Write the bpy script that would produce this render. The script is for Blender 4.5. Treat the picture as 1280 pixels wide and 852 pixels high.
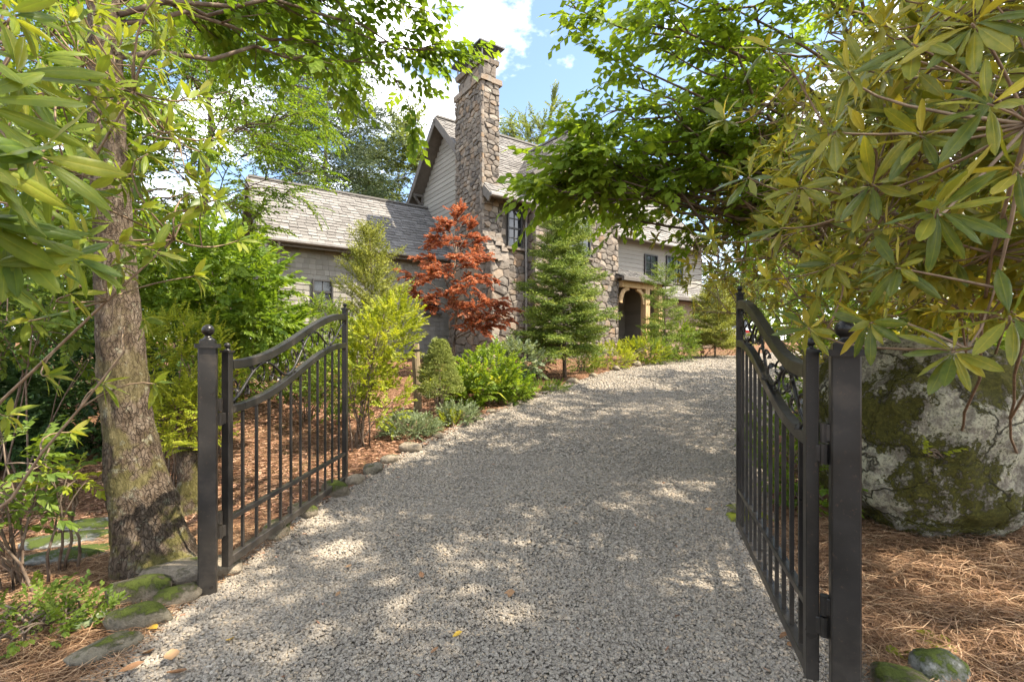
import bpy, math
import numpy as np
from mathutils import Vector, Matrix

# ------------------------------------------------------------------ camera, sky, sun, exposure
scn = bpy.context.scene
COL = scn.collection
for o in list(bpy.data.objects):
    bpy.data.objects.remove(o)
F, HX, HY, EYE = 620.0, 640.0, 440.0, 1.5        # focal length in photo pixels, horizon pixel, eye height
cam = bpy.data.cameras.new('camera'); cam.sensor_width = 36.0; cam.lens = F / 1280 * 36
cam.shift_y = (HY - 426) / 1280; cam.clip_start = 0.05; cam.clip_end = 2000
camo = bpy.data.objects.new('camera', cam); COL.objects.link(camo)
camo.location = (0, 0, EYE); camo.rotation_euler = (math.radians(90), 0, 0)
scn.camera = camo

SUN_EL, SUN_AZ = 57.0, 103.0                      # azimuth clockwise from +Y
sv = Vector((math.sin(math.radians(SUN_AZ)) * math.cos(math.radians(SUN_EL)),
             math.cos(math.radians(SUN_AZ)) * math.cos(math.radians(SUN_EL)), math.sin(math.radians(SUN_EL))))
sun = bpy.data.lights.new('sun', 'SUN'); sun.energy = 2.0; sun.angle = math.radians(0.7); sun.color = (1.0, 0.90, 0.74)
suno = bpy.data.objects.new('sun', sun); COL.objects.link(suno)
suno.rotation_euler = (-sv).to_track_quat('-Z', 'Y').to_euler(); suno.location = (20, -5, 40)

world = bpy.data.worlds.new('World'); scn.world = world; world.use_nodes = True
nt = world.node_tree; nt.nodes.clear()
def N(tree, t, **kw):
    n = tree.nodes.new(t)
    for k, v in kw.items():
        if k in n.inputs: n.inputs[k].default_value = v
        else: setattr(n, k, v)
    return n
wo = N(nt, 'ShaderNodeOutputWorld'); bg = N(nt, 'ShaderNodeBackground', Strength=0.05)
sky = N(nt, 'ShaderNodeTexSky', sky_type='NISHITA', sun_disc=False)
sky.sun_elevation = math.radians(SUN_EL); sky.sun_rotation = math.radians(SUN_AZ)
sky.air_density = 1.0; sky.dust_density = 1.2; sky.ozone_density = 1.0
tc = N(nt, 'ShaderNodeTexCoord'); mp = N(nt, 'ShaderNodeMapping'); mp.inputs['Scale'].default_value = (1, 1, 1.9)
mp.inputs['Location'].default_value = (4.4, 1.1, 0.2)
ns = N(nt, 'ShaderNodeTexNoise', Scale=2.3, Detail=9.0, Roughness=0.55)
rp = N(nt, 'ShaderNodeValToRGB'); rp.color_ramp.elements[0].position = 0.47; rp.color_ramp.elements[1].position = 0.69
mxs = N(nt, 'ShaderNodeMix', data_type='RGBA')
mxs.inputs['B'].default_value = (24.0, 23.4, 22.4, 1)
nt.links.new(tc.outputs['Generated'], mp.inputs['Vector']); nt.links.new(mp.outputs[0], ns.inputs['Vector'])
nt.links.new(ns.outputs['Fac'], rp.inputs['Fac']); nt.links.new(rp.outputs['Color'], mxs.inputs['Factor'])
nt.links.new(sky.outputs[0], mxs.inputs['A']); nt.links.new(mxs.outputs['Result'], bg.inputs['Color'])
nt.links.new(bg.outputs[0], wo.inputs['Surface'])

scn.view_settings.view_transform = 'Standard'; scn.view_settings.look = 'None'
scn.view_settings.exposure = 3.0; scn.view_settings.gamma = 1.0; scn.view_settings.use_curve_mapping = False
scn.render.engine = 'CYCLES'
scn.cycles.max_bounces = 8; scn.cycles.diffuse_bounces = 5; scn.cycles.transmission_bounces = 6; scn.cycles.transparent_max_bounces = 8

# ------------------------------------------------------------------ small helpers
rng = np.random.default_rng(11)
def W(px, py, Z):                                  # photo pixel at a known distance -> world point
    return np.array([(px - HX) / F * Z, Z, EYE + (HY - py) / F * Z])
def rnd(a, b, n=None): return rng.uniform(a, b, n)
def unit(v):
    v = np.asarray(v, float); return v / np.maximum(np.linalg.norm(v, axis=-1, keepdims=True), 1e-9)

GY = np.array([-400, 3.0, 4.0, 5.0, 6.2, 7.8, 10.5, 13.5, 18, 22, 30, 60, 900]); GZ = np.array([0, 0, .02, .07, .2, .41, .7, .96, 1.3, 1.52, 2.0, 3.0, 3.0])
def gprof(y):
    return (np.interp(y - .5, GY, GZ) + np.interp(y, GY, GZ) + np.interp(y + .5, GY, GZ)) / 3
def ground(x, y):
    x = np.asarray(x, float); y = np.asarray(y, float)
    z = gprof(y)
    left = np.clip(-2.3 - x, 0, 6); z = z - 0.10 * left * np.clip((10 - y) / 5, 0, 1)
    right = np.clip(x - np.maximum(2.4, np.interp(y, RE[:, 1], RE[:, 0]) + .15), 0, 5); z = z + 0.07 * right * np.clip((16 - y) / 6, 0, 1)
    n = np.sin(x * 1.7 + 1.3 * np.sin(y * .9)) * np.sin(y * 1.3 + .6) * .025
    return z + n * np.clip((np.abs(x) - 2.2) / 1.0, 0, 1)

# left edge of the drive (x,y); the right edge is offset from it
LE = np.array([(-1.95, -6), (-1.8, 1.0), (-1.84, 2.27), (-1.94, 2.75), (-1.9, 3.2), (-1.8, 4.7), (-1.35, 6.2), (-.62, 7.8), (.9, 10.5), (2.7, 13.5), (4.5, 15.8), (6.8, 18.0), (10.5, 21.0), (15, 24.5), (22, 30)])
RE = np.array([(2.3, -6), (1.95, 1.0), (1.62, 2.2), (1.72, 2.7), (1.85, 3.2), (2.3, 4.7), (3.1, 6.2), (4.1, 7.8), (5.6, 9.6), (8.0, 11.8), (10.2, 13.2), (12.5, 14.8), (16, 17), (20, 20), (28, 25.5)])
def dens(P, k=10):
    out = []
    t = np.arange(len(P))
    tt = np.linspace(0, len(P) - 1, (len(P) - 1) * k + 1)
    Q = np.stack([np.interp(tt, t, P[:, i]) for i in (0, 1)], 1)
    for _ in range(3):
        Q[1:-1] = (Q[:-2] + 2 * Q[1:-1] + Q[2:]) / 4
    return Q
LE, RE = dens(LE), dens(RE)
def in_drive(x, y):
    # both edges are functions of y closely enough
    return (x > np.interp(y, LE[:, 1], LE[:, 0])) & (x < np.interp(y, RE[:, 1], RE[:, 0]))

class MB:
    def __init__(s): s.v, s.f, s.m, s.t, s.n = [], [], [], [], 0
    def add(s, v, f, mat=0, tint=.5):
        v = np.asarray(v, float).reshape(-1, 3); f = np.asarray(f, int).reshape(-1, 3)
        s.v.append(v); s.f.append(f + s.n); s.m.append(np.full(len(f), mat, np.int32))
        s.t.append(np.broadcast_to(np.asarray(tint, float), (len(v),))); s.n += len(v)
    def mesh(s, name, mats, smooth=False, loc=(0, 0, 0)):
        me = bpy.data.meshes.new(name)
        V = np.concatenate(s.v) - np.asarray(loc, float); Fc = np.concatenate(s.f).astype(np.int32)
        me.vertices.add(len(V)); me.vertices.foreach_set('co', V.astype(np.float32).ravel())
        me.loops.add(Fc.size); me.loops.foreach_set('vertex_index', Fc.ravel())
        me.polygons.add(len(Fc)); me.polygons.foreach_set('loop_start', np.arange(0, Fc.size, 3, dtype=np.int32))
        me.polygons.foreach_set('material_index', np.concatenate(s.m))
        if smooth: me.polygons.foreach_set('use_smooth', np.ones(len(Fc), bool))
        else: me.polygons.foreach_set('use_smooth', np.zeros(len(Fc), bool))
        a = me.attributes.new('tint', 'FLOAT', 'POINT'); a.data.foreach_set('value', np.concatenate(s.t).astype(np.float32))
        for m in (mats if isinstance(mats, (list, tuple)) else [mats]): me.materials.append(M[m])
        me.update(calc_edges=True)
        return me
    def build(s, name, mats, parent=None, smooth=False, loc=(0, 0, 0)):
        if not s.v: return None
        return link(name, s.mesh(name, mats, smooth, loc), parent, loc if parent is None else (0, 0, 0))
def link(name, data, parent=None, loc=(0, 0, 0), rot=None):
    o = bpy.data.objects.new(name, data); COL.objects.link(o); o.location = loc
    if rot is not None: o.rotation_euler = rot
    if parent is not None: o.parent = parent
    return o
def tag(o, label=None, cat=None, group=None, kind=None):
    if label: o['label'] = label
    if cat: o['category'] = cat
    if group: o['group'] = group
    if kind: o['kind'] = kind
    return o
def thing(name, loc, label, cat, group=None, rz=0):
    o = link(name, None, None, loc); o.rotation_euler.z = rz; o.empty_display_size = .1
    return tag(o, label, cat, group)

BOXF = np.array([[0,2,1],[0,3,2],[4,5,6],[4,6,7],[0,1,5],[0,5,4],[1,2,6],[1,6,5],[2,3,7],[2,7,6],[3,0,4],[3,4,7]])
def box(mb, lo, hi, mat=0, tint=.5, skew=None):
    x0, y0, z0 = lo; x1, y1, z1 = hi
    v = np.array([[x0,y0,z0],[x1,y0,z0],[x1,y1,z0],[x0,y1,z0],[x0,y0,z1],[x1,y0,z1],[x1,y1,z1],[x0,y1,z1]], float)
    mb.add(v, BOXF, mat, tint)
def hexa(mb, v8, mat=0, tint=.5): mb.add(v8, BOXF, mat, tint)
def sweep(mb, pts, w, h, up=(0, 0, 1), mat=0, tint=.5, ch=.18, sides=None, rr=None):
    """chamfered rectangular (or round when sides is given) section swept along pts, ends capped"""
    P = np.asarray(pts, float); n = len(P)
    T = np.zeros_like(P); T[1:-1] = P[2:] - P[:-2]; T[0] = P[1] - P[0]; T[-1] = P[-1] - P[-2]; T = unit(T)
    up = np.broadcast_to(np.asarray(up, float), T.shape)
    X = np.cross(T, up); bad = np.linalg.norm(X, axis=1) < 1e-3
    if bad.any(): X[bad] = np.cross(T[bad], np.array([1., .13, 0]))
    X = unit(X); Y = np.cross(X, T)
    if sides:
        a = np.arange(sides) * 2 * math.pi / sides; sec = np.stack([np.cos(a) * .5, np.sin(a) * .5], 1)
    else:
        c = ch; sec = np.array([[-.5+c,-.5],[.5-c,-.5],[.5,-.5+c],[.5,.5-c],[.5-c,.5],[-.5+c,.5],[-.5,.5-c],[-.5,-.5+c]])
    k = len(sec)
    R = np.ones(n) if rr is None else np.asarray(rr, float)
    V = P[:, None] + (sec[None, :, 0:1] * w * X[:, None] + sec[None, :, 1:2] * h * Y[:, None]) * R[:, None, None]
    V = V.reshape(-1, 3)
    i = np.arange(n - 1)[:, None] * k; j = np.arange(k)[None]; j2 = (j + 1) % k
    a, b, c_, d = i + j, i + j2, i + k + j2, i + k + j
    Fc = np.concatenate([np.stack([a, b, c_], 2).reshape(-1, 3), np.stack([a, c_, d], 2).reshape(-1, 3)])
    caps = [[0, q + 1, q] for q in range(1, k - 1)] + [[(n-1)*k, (n-1)*k + q, (n-1)*k + q + 1] for q in range(1, k - 1)]
    mb.add(V, np.concatenate([Fc, np.array(caps)]), mat, tint)
def tube(mb, pts, r0, r1, sides=5, mat=0, tint=.5, rr=None):
    n = len(pts); R = np.linspace(r0, r1, n) if rr is None else np.asarray(rr)
    sweep(mb, pts, 2, 2, mat=mat, tint=tint, sides=sides, rr=R)
def bez(p0, p1, p2, n=7):
    t = np.linspace(0, 1, n)[:, None]
    return (1 - t) ** 2 * np.asarray(p0) + 2 * t * (1 - t) * np.asarray(p1) + t ** 2 * np.asarray(p2)
def lathe(mb, prof, c, seg=20, mat=0, tint=.5):
    a = np.arange(seg) * 2 * math.pi / seg; pr = np.asarray(prof, float); n = len(pr)
    V = np.stack([np.outer(pr[:, 0], np.cos(a)), np.outer(pr[:, 0], np.sin(a)), np.repeat(pr[:, 1:2], seg, 1)], 2).reshape(-1, 3) + np.asarray(c)
    i = np.arange(n - 1)[:, None] * seg; j = np.arange(seg)[None]; j2 = (j + 1) % seg
    a_, b, c_, d = i + j, i + j2, i + seg + j2, i + seg + j
    mb.add(V, np.concatenate([np.stack([a_, b, c_], 2).reshape(-1, 3), np.stack([a_, c_, d], 2).reshape(-1, 3)]), mat, tint)
_ico = {}
def ico(sub):
    if sub not in _ico:
        import bmesh
        b = bmesh.new(); bmesh.ops.create_icosphere(b, subdivisions=sub, radius=1.0)
        v = np.array([x.co[:] for x in b.verts]); f = np.array([[q.index for q in p.verts] for p in b.faces]); b.free()
        _ico[sub] = (v, f)
    return _ico[sub]
_nk = rng.normal(size=(24, 3)); _np = rng.uniform(0, 6.28, 24)
def noise3(p, scale=1.0, oct=4):
    p = np.asarray(p) * scale; s = 0; a = 1.0
    for o in range(oct):
        q = 0
        for k in range(5):
            w = _nk[(o * 5 + k) % 24]; q = q + np.sin(p @ w * 1.6 + _np[(o * 5 + k) % 24] + 1.3 * np.sin(p @ w[[1, 2, 0]] + k))
        s = s + a * q / 5; a *= .5; p = p * 2.03
    return s
def scatter(mb, T, P, D, Nn, S, mat=0, tint=None):
    """place template T=(verts, tris, tint) at P, its +Y along D and +Z near Nn, scaled S"""
    if len(P) == 0: return
    P = np.asarray(P, float); y = unit(D); z = np.asarray(Nn, float); z = z - (z * y).sum(1, keepdims=True) * y
    z = unit(z); x = np.cross(y, z); R = np.stack([x, y, z], 2)
    v, f, tt = T
    S = np.broadcast_to(np.asarray(S, float), (len(P),))
    V = np.einsum('nij,kj->nki', R, v) * S[:, None, None] + P[:, None]
    Fc = f[None] + (np.arange(len(P)) * len(v))[:, None, None]
    if tint is None: tint = rnd(0, 1, len(P))
    tn = np.clip(np.asarray(tint)[:, None] * .75 + tt[None] * .25, 0, 1)
    mb.add(V.reshape(-1, 3), Fc.reshape(-1, 3), mat, tn.ravel())
def pick(lst, n): return rng.integers(0, len(lst), n)

# ------------------------------------------------------------------ materials
M = {}
def newmat(name):
    m = bpy.data.materials.new(name); m.use_nodes = True; m.node_tree.nodes.clear(); M[name] = m
    return m.node_tree
def ramp(t, fac, stops):
    r = N(t, 'ShaderNodeValToRGB'); e = r.color_ramp.elements
    while len(e) < len(stops): e.new(.5)
    for k, (p, c) in enumerate(stops): e[k].position = p; e[k].color = (*c, 1)
    t.links.new(fac, r.inputs['Fac']); return r.outputs['Color']
def finish(t, col, rough=.8, spec=.3, bump=None, bs=.4, bd=.02, metal=0.0, extra=None):
    p = N(t, 'ShaderNodeBsdfPrincipled', Roughness=rough, Metallic=metal); p.inputs['Specular IOR Level'].default_value = spec
    if isinstance(col, tuple): p.inputs['Base Color'].default_value = (*col, 1)
    else: t.links.new(col, p.inputs['Base Color'])
    if bump is not None:
        b = N(t, 'ShaderNodeBump', Strength=bs, Distance=bd); t.links.new(bump, b.inputs['Height']); t.links.new(b.outputs[0], p.inputs['Normal'])
    o = N(t, 'ShaderNodeOutputMaterial'); t.links.new((extra or p).outputs[0], o.inputs['Surface'])
    return p
def pos(t, scale=(1, 1, 1)):
    g = N(t, 'ShaderNodeNewGeometry'); m = N(t, 'ShaderNodeMapping'); m.inputs['Scale'].default_value = scale
    t.links.new(g.outputs['Position'], m.inputs['Vector']); return m.outputs[0]
def noise(t, vec, s, d=4, r=.55, out='Fac'):
    n = N(t, 'ShaderNodeTexNoise', Scale=s, Detail=d, Roughness=r); t.links.new(vec, n.inputs['Vector']); return n.outputs[out]
def voro(t, vec, s, out='Distance', feat='F1'):
    n = N(t, 'ShaderNodeTexVoronoi', Scale=s, feature=feat); t.links.new(vec, n.inputs['Vector']); return n.outputs[out]
def math_(t, op, a, b):
    n = N(t, 'ShaderNodeMath', operation=op)
    for i, q in enumerate((a, b)):
        if isinstance(q, (int, float)): n.inputs[i].default_value = q
        else: t.links.new(q, n.inputs[i])
    return n.outputs[0]
def mixc(t, fac, a, b, mode='MIX'):
    n = N(t, 'ShaderNodeMix', data_type='RGBA', blend_type=mode)
    for k, q in (('Factor', fac), ('A', a), ('B', b)):
        if isinstance(q, tuple): n.inputs[k].default_value = (*q, 1)
        elif isinstance(q, (int, float)): n.inputs[k].default_value = q
        else: t.links.new(q, n.inputs[k])
    return n.outputs['Result']
def attr(t, name='tint', typ='GEOMETRY'):
    a = N(t, 'ShaderNodeAttribute', attribute_name=name, attribute_type=typ); return a.outputs['Fac']

def leaf_mat(name, stops, back=None, mottle=False, trans=.42, rough=.5, spec=.22, tcol=(1.35, 1.3, .6)):
    t = newmat(name); f = attr(t)
    if mottle: f = math_(t, 'ADD', f, math_(t, 'MULTIPLY', math_(t, 'SUBTRACT', noise(t, pos(t), 38, 5, .7), .5), .7))
    c = ramp(t, f, [(i / (len(stops) - 1), s) for i, s in enumerate(stops)])
    if back:
        g = N(t, 'ShaderNodeNewGeometry'); cb = mixc(t, math_(t, 'MULTIPLY', f, .5), back[0], back[1]); c2 = mixc(t, g.outputs['Backfacing'], c, cb)
    else: c2 = c
    p = N(t, 'ShaderNodeBsdfPrincipled', Roughness=rough); p.inputs['Specular IOR Level'].default_value = spec
    t.links.new(c2, p.inputs['Base Color'])
    tr = N(t, 'ShaderNodeBsdfTranslucent'); t.links.new(mixc(t, 1.0, c, tcol, 'MULTIPLY'), tr.inputs['Color'])
    mx = N(t, 'ShaderNodeMixShader'); mx.inputs[0].default_value = trans
    t.links.new(p.outputs[0], mx.inputs[1]); t.links.new(tr.outputs[0], mx.inputs[2])
    o = N(t, 'ShaderNodeOutputMaterial'); t.links.new(mx.outputs[0], o.inputs['Surface'])
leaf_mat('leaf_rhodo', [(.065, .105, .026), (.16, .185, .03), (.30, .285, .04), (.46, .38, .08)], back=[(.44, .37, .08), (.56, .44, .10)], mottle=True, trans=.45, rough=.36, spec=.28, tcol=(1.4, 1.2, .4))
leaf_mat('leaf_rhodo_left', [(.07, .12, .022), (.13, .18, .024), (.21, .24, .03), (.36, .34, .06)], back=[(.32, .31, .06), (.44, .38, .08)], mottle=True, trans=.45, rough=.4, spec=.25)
leaf_mat('leaf_beech', [(.07, .13, .018), (.11, .18, .02), (.16, .23, .024), (.24, .28, .03)], trans=.52)
leaf_mat('leaf_birch', [(.11, .18, .022), (.16, .24, .026), (.22, .30, .03), (.31, .36, .04)], trans=.52)
leaf_mat('leaf_lime', [(.15, .19, .018), (.22, .26, .022), (.30, .32, .03), (.38, .38, .06)], trans=.45)
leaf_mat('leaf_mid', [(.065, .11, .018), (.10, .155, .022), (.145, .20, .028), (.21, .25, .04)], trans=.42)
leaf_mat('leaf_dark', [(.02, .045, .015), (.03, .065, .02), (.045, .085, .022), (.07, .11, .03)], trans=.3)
leaf_mat('leaf_pale', [(.10, .14, .07), (.15, .19, .10), (.21, .25, .14), (.30, .33, .22)], trans=.3)
leaf_mat('leaf_far', [(.10, .135, .045), (.14, .18, .055), (.19, .225, .07), (.26, .28, .10)], trans=.35)
leaf_mat('leaf_red', [(.18, .085, .05), (.31, .115, .06), (.42, .18, .08), (.28, .23, .11)], trans=.45, tcol=(1.3, .9, .7))
leaf_mat('needle', [(.06, .10, .02), (.11, .165, .028), (.20, .25, .04), (.34, .36, .07)], trans=.2, rough=.55)
leaf_mat('needle_gold', [(.09, .12, .02), (.18, .20, .035), (.28, .29, .055), (.40, .39, .10)], trans=.25, rough=.55)
leaf_mat('needle_hem', [(.03, .05, .03), (.05, .075, .04), (.08, .105, .055), (.13, .15, .08)], trans=.2, rough=.6)
leaf_mat('needle_dwarf', [(.10, .13, .03), (.15, .185, .04), (.22, .25, .06), (.30, .33, .10)], trans=.2, rough=.6)
leaf_mat('straw', [(.10, .054, .028), (.20, .108, .055), (.30, .175, .095), (.42, .29, .175)], trans=.1, rough=.6, tcol=(1, 1, 1))
leaf_mat('litter', [(.10, .055, .035), (.19, .095, .055), (.30, .16, .10), (.42, .27, .18)], trans=.1, rough=.75, tcol=(1, 1, 1))
leaf_mat('leaf_yellow', [(.55, .33, .05), (.62, .42, .06), (.5, .3, .05)], trans=.25, tcol=(1, 1, 1))
leaf_mat('leaf_brown', [(.16, .085, .045), (.26, .14, .07), (.34, .22, .12)], trans=.1, rough=.6, tcol=(1, 1, 1))

t = newmat('bark'); v = pos(t, (1, 1, .45)); n1 = noise(t, v, 26, 9, .72); n2 = noise(t, pos(t), 4.2, 6, .65); vz = voro(t, pos(t, (1, 1, .38)), 30)
c = ramp(t, math_(t, 'ADD', math_(t, 'MULTIPLY', n1, .6), math_(t, 'MULTIPLY', noise(t, pos(t, (1, 1, .6)), 8, 6, .7), .4)), [(.33, (.028, .019, .013)), (.46, (.075, .054, .037)), (.55, (.12, .092, .068)), (.68, (.22, .185, .145))])
sepz = N(t, 'ShaderNodeSeparateXYZ'); t.links.new(pos(t), sepz.inputs[0])
low = N(t, 'ShaderNodeMapRange'); low.inputs['From Min'].default_value = 2.6; low.inputs['From Max'].default_value = .1; t.links.new(sepz.outputs['Z'], low.inputs['Value'])
mf = math_(t, 'MULTIPLY', ramp(t, n2, [(.50, (0, 0, 0)), (.58, (1, 1, 1))]), math_(t, 'MULTIPLY', low.outputs[0], .8))
c = mixc(t, mf, c, ramp(t, n1, [(.3, (.04, .04, .01)), (.7, (.14, .125, .035))])); lic = ramp(t, noise(t, pos(t), 15, 5, .65), [(.58, (0, 0, 0)), (.66, (1, 1, 1))]); c = mixc(t, math_(t, 'MULTIPLY', lic, .55), c, (.22, .215, .155))
wv = N(t, 'ShaderNodeVectorMath', operation='SCALE'); wv.inputs['Scale'].default_value = .07; t.links.new(noise(t, pos(t), 9, 4, .6, 'Color'), wv.inputs[0])
wa = N(t, 'ShaderNodeVectorMath', operation='ADD'); t.links.new(pos(t, (1, 1, .42)), wa.inputs[0]); t.links.new(wv.outputs[0], wa.inputs[1])
ed = voro(t, wa.outputs[0], 38, 'Distance', 'DISTANCE_TO_EDGE'); crack = ramp(t, math_(t, 'ADD', ed, math_(t, 'MULTIPLY', math_(t, 'SUBTRACT', n2, .42), .45)), [(.0, (.45, .45, .45)), (.12, (1, 1, 1))])
c = mixc(t, crack, (.03, .022, .015), c)
finish(t, c, .92, .12, math_(t, 'ADD', n1, crack), 1.0, .028)
t = newmat('twig'); n1 = noise(t, pos(t), 14, 3); finish(t, ramp(t, n1, [(.3, (.075, .05, .035)), (.7, (.20, .155, .115))]), .8, .2)
t = newmat('twig_red'); n1 = noise(t, pos(t), 20, 3); finish(t, ramp(t, n1, [(.3, (.12, .08, .05)), (.7, (.25, .175, .11))]), .7, .25)
t = newmat('iron'); n1 = noise(t, pos(t), 30, 6); n2 = noise(t, pos(t), 5, 4); sz_ = N(t, 'ShaderNodeSeparateXYZ'); t.links.new(pos(t), sz_.inputs[0]); lw_ = N(t, 'ShaderNodeMapRange'); lw_.inputs['From Min'].default_value = .55; lw_.inputs['From Max'].default_value = .0; t.links.new(sz_.outputs['Z'], lw_.inputs['Value'])
p = finish(t, mixc(t, math_(t, 'MULTIPLY', math_(t, 'MULTIPLY', lw_.outputs[0], n1), .55), mixc(t, math_(t, 'MULTIPLY', ramp(t, noise(t, pos(t), 70, 6, .75), [(.60, (0, 0, 0)), (.66, (1, 1, 1))]), .6), ramp(t, n2, [(.35, (.010, .0095, .009)), (.60, (.017, .0152, .014)), (.74, (.04, .033, .027))]), (.085, .05, .032)), (.12, .10, .08)), .42, .3, n1, .12, .004)
t.links.new(ramp(t, n2, [(.3, (.26,) * 3), (.7, (.46,) * 3)]), p.inputs['Roughness'])
# ground: brown duff with needles, darker soil and a little moss
t = newmat('forest_floor'); v = pos(t); n1 = noise(t, v, 22, 8, .75); n2 = noise(t, v, 1.1, 4, .6); n3 = noise(t, pos(t, (1, .25, 1)), 60, 4, .7)
c = ramp(t, n1, [(.3, (.045, .026, .016)), (.48, (.13, .07, .04)), (.62, (.23, .125, .07)), (.8, (.33, .21, .13))])
c = mixc(t, math_(t, 'MULTIPLY', ramp(t, n2, [(.55, (0, 0, 0)), (.68, (1, 1, 1))]), .5), c, (.06, .075, .02))
finish(t, c, .95, .1, math_(t, 'ADD', n1, n3), .9, .03)
t = newmat('gravel_bed'); v = pos(t); vo = N(t, 'ShaderNodeTexVoronoi', Scale=42.0); t.links.new(v, vo.inputs['Vector'])
sp = N(t, 'ShaderNodeSeparateColor'); t.links.new(vo.outputs['Color'], sp.inputs[0]); n2 = noise(t, v, .9, 5, .6)
c = ramp(t, sp.outputs[0], [(0, (.10, .086, .067)), (.3, (.17, .147, .118)), (.65, (.232, .205, .167)), (1, (.32, .29, .24))])
c = mixc(t, math_(t, 'MULTIPLY', n2, .35), c, (.16, .13, .10))
finish(t, c, .9, .2, math_(t, 'SUBTRACT', 1.0, vo.outputs['Distance']), 1.0, .03)
t = newmat('pebble'); f = attr(t, 'tint', 'INSTANCER'); n1 = noise(t, pos(t), 60, 3)
c = ramp(t, f, [(0, (.11, .094, .074)), (.18, (.18, .156, .126)), (.45, (.232, .205, .168)), (.72, (.278, .248, .204)), (.86, (.295, .232, .16)), (1, (.38, .345, .292))])
finish(t, mixc(t, math_(t, 'MULTIPLY', n1, .4), c, (.20, .17, .14)), .8, .25)
# stones of the house
t = newmat('stone'); f = attr(t); n1 = noise(t, pos(t), 7, 7, .65); n2 = noise(t, pos(t), 2.0, 3)
c = ramp(t, f, [(0, (.06, .052, .046)), (.25, (.11, .092, .077)), (.5, (.145, .115, .09)), (.7, (.175, .15, .124)), (.86, (.21, .137, .08)), (1, (.26, .225, .185))])
c = mixc(t, ramp(t, n1, [(.40, (0, 0, 0)), (.72, (.8, .8, .8))]), c, (.22, .195, .165)); c = mixc(t, ramp(t, n1, [(.22, (.7, .7, .7)), (.42, (0, 0, 0))]), c, (.06, .055, .05))
finish(t, c, .9, .2, n1, .7, .03)
t = newmat('mortar'); n1 = noise(t, pos(t), 20, 4); finish(t, ramp(t, n1, [(.3, (.075, .064, .053)), (.7, (.13, .112, .094))]), .95, .1, n1, .4)
t = newmat('shingle'); f = attr(t); n1 = noise(t, pos(t), 9, 6, .65)
c = ramp(t, f, [(0, (.125, .117, .109)), (.35, (.155, .146, .136)), (.7, (.185, .175, .164)), (1, (.225, .214, .20))])
finish(t, mixc(t, math_(t, 'MULTIPLY', n1, .5), c, (.12, .11, .10)), .9, .15, n1, .4, .01)
t = newmat('siding'); f = attr(t); n1 = noise(t, pos(t, (.4, .4, 3)), 16, 5, .6)
c = ramp(t, f, [(0, (.20, .19, .165)), (.5, (.25, .235, .205)), (1, (.30, .285, .25))])
finish(t, mixc(t, math_(t, 'MULTIPLY', n1, .4), c, (.17, .155, .13)), .85, .2, n1, .25, .008)
t = newmat('trim'); n1 = noise(t, pos(t), 8, 4); finish(t, ramp(t, n1, [(.3, (.085, .075, .065)), (.7, (.125, .11, .095))]), .7, .3)
t = newmat('soffit'); n1 = noise(t, pos(t), 8, 4); finish(t, ramp(t, n1, [(.3, (.11, .095, .08)), (.7, (.15, .13, .11))]), .8, .2)
t = newmat('metal_gutter'); n1 = noise(t, pos(t), 6, 4); finish(t, ramp(t, n1, [(.3, (.17, .155, .14)), (.7, (.25, .23, .21))]), .45, .5, metal=.3)
t = newmat('cap_metal'); finish(t, (.05, .05, .055), .5, .5, metal=.4)
t = newmat('timber'); n1 = noise(t, pos(t, (1, 1, .15)), 25, 5); finish(t, ramp(t, n1, [(.3, (.30, .19, .085)), (.7, (.48, .33, .17))]), .65, .3, n1, .2)
t = newmat('door_wood'); n1 = noise(t, pos(t, (1, 1, .15)), 18, 5); finish(t, ramp(t, n1, [(.3, (.15, .105, .07)), (.7, (.22, .16, .115))]), .6, .3)
t = newmat('glass'); finish(t, (.012, .014, .017), .06, .6)
t = newmat('window_frame'); finish(t, (.035, .033, .032), .5, .4)
t = newmat('post_wood'); n1 = noise(t, pos(t, (1, 1, .1)), 30, 5); finish(t, ramp(t, n1, [(.3, (.13, .095, .055)), (.7, (.30, .235, .15))]), .85, .15, n1, .5)
t = newmat('boulder'); v = pos(t); n1 = noise(t, v, 2.6, 8, .68); n2 = noise(t, v, 11, 10, .78); n3 = noise(t, v, 1.7, 6, .62); n4 = noise(t, v, 40, 6, .75)
c = ramp(t, n2, [(.30, (.07, .06, .045)), (.44, (.20, .178, .14)), (.57, (.33, .305, .245)), (.72, (.50, .47, .40))])
lich = ramp(t, n2, [(.46, (0, 0, 0)), (.52, (1, 1, 1))]); c = mixc(t, math_(t, 'MULTIPLY', lich, .75), c, (.40, .385, .27))
sepz = N(t, 'ShaderNodeSeparateXYZ'); t.links.new(v, sepz.inputs[0])
band = math_(t, 'ADD', math_(t, 'MULTIPLY', n3, .8), math_(t, 'ADD', math_(t, 'MULTIPLY', n2, .55), math_(t, 'MULTIPLY', n4, .3))); moss = ramp(t, band, [(.81, (0, 0, 0)), (.845, (1, 1, 1))])
mc = ramp(t, n4, [(.3, (.035, .035, .01)), (.55, (.095, .09, .022)), (.72, (.18, .165, .035))])
spot = ramp(t, noise(t, v, 55, 6, .7), [(.40, (1, 1, 1)), (.47, (0, 0, 0))]); c = mixc(t, math_(t, 'MULTIPLY', spot, .7), c, (.09, .085, .05))
wv = N(t, 'ShaderNodeVectorMath', operation='SCALE'); wv.inputs['Scale'].default_value = .5; t.links.new(noise(t, v, 2.5, 4, .6, 'Color'), wv.inputs[0])
wa = N(t, 'ShaderNodeVectorMath', operation='ADD'); t.links.new(v, wa.inputs[0]); t.links.new(wv.outputs[0], wa.inputs[1])
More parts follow.
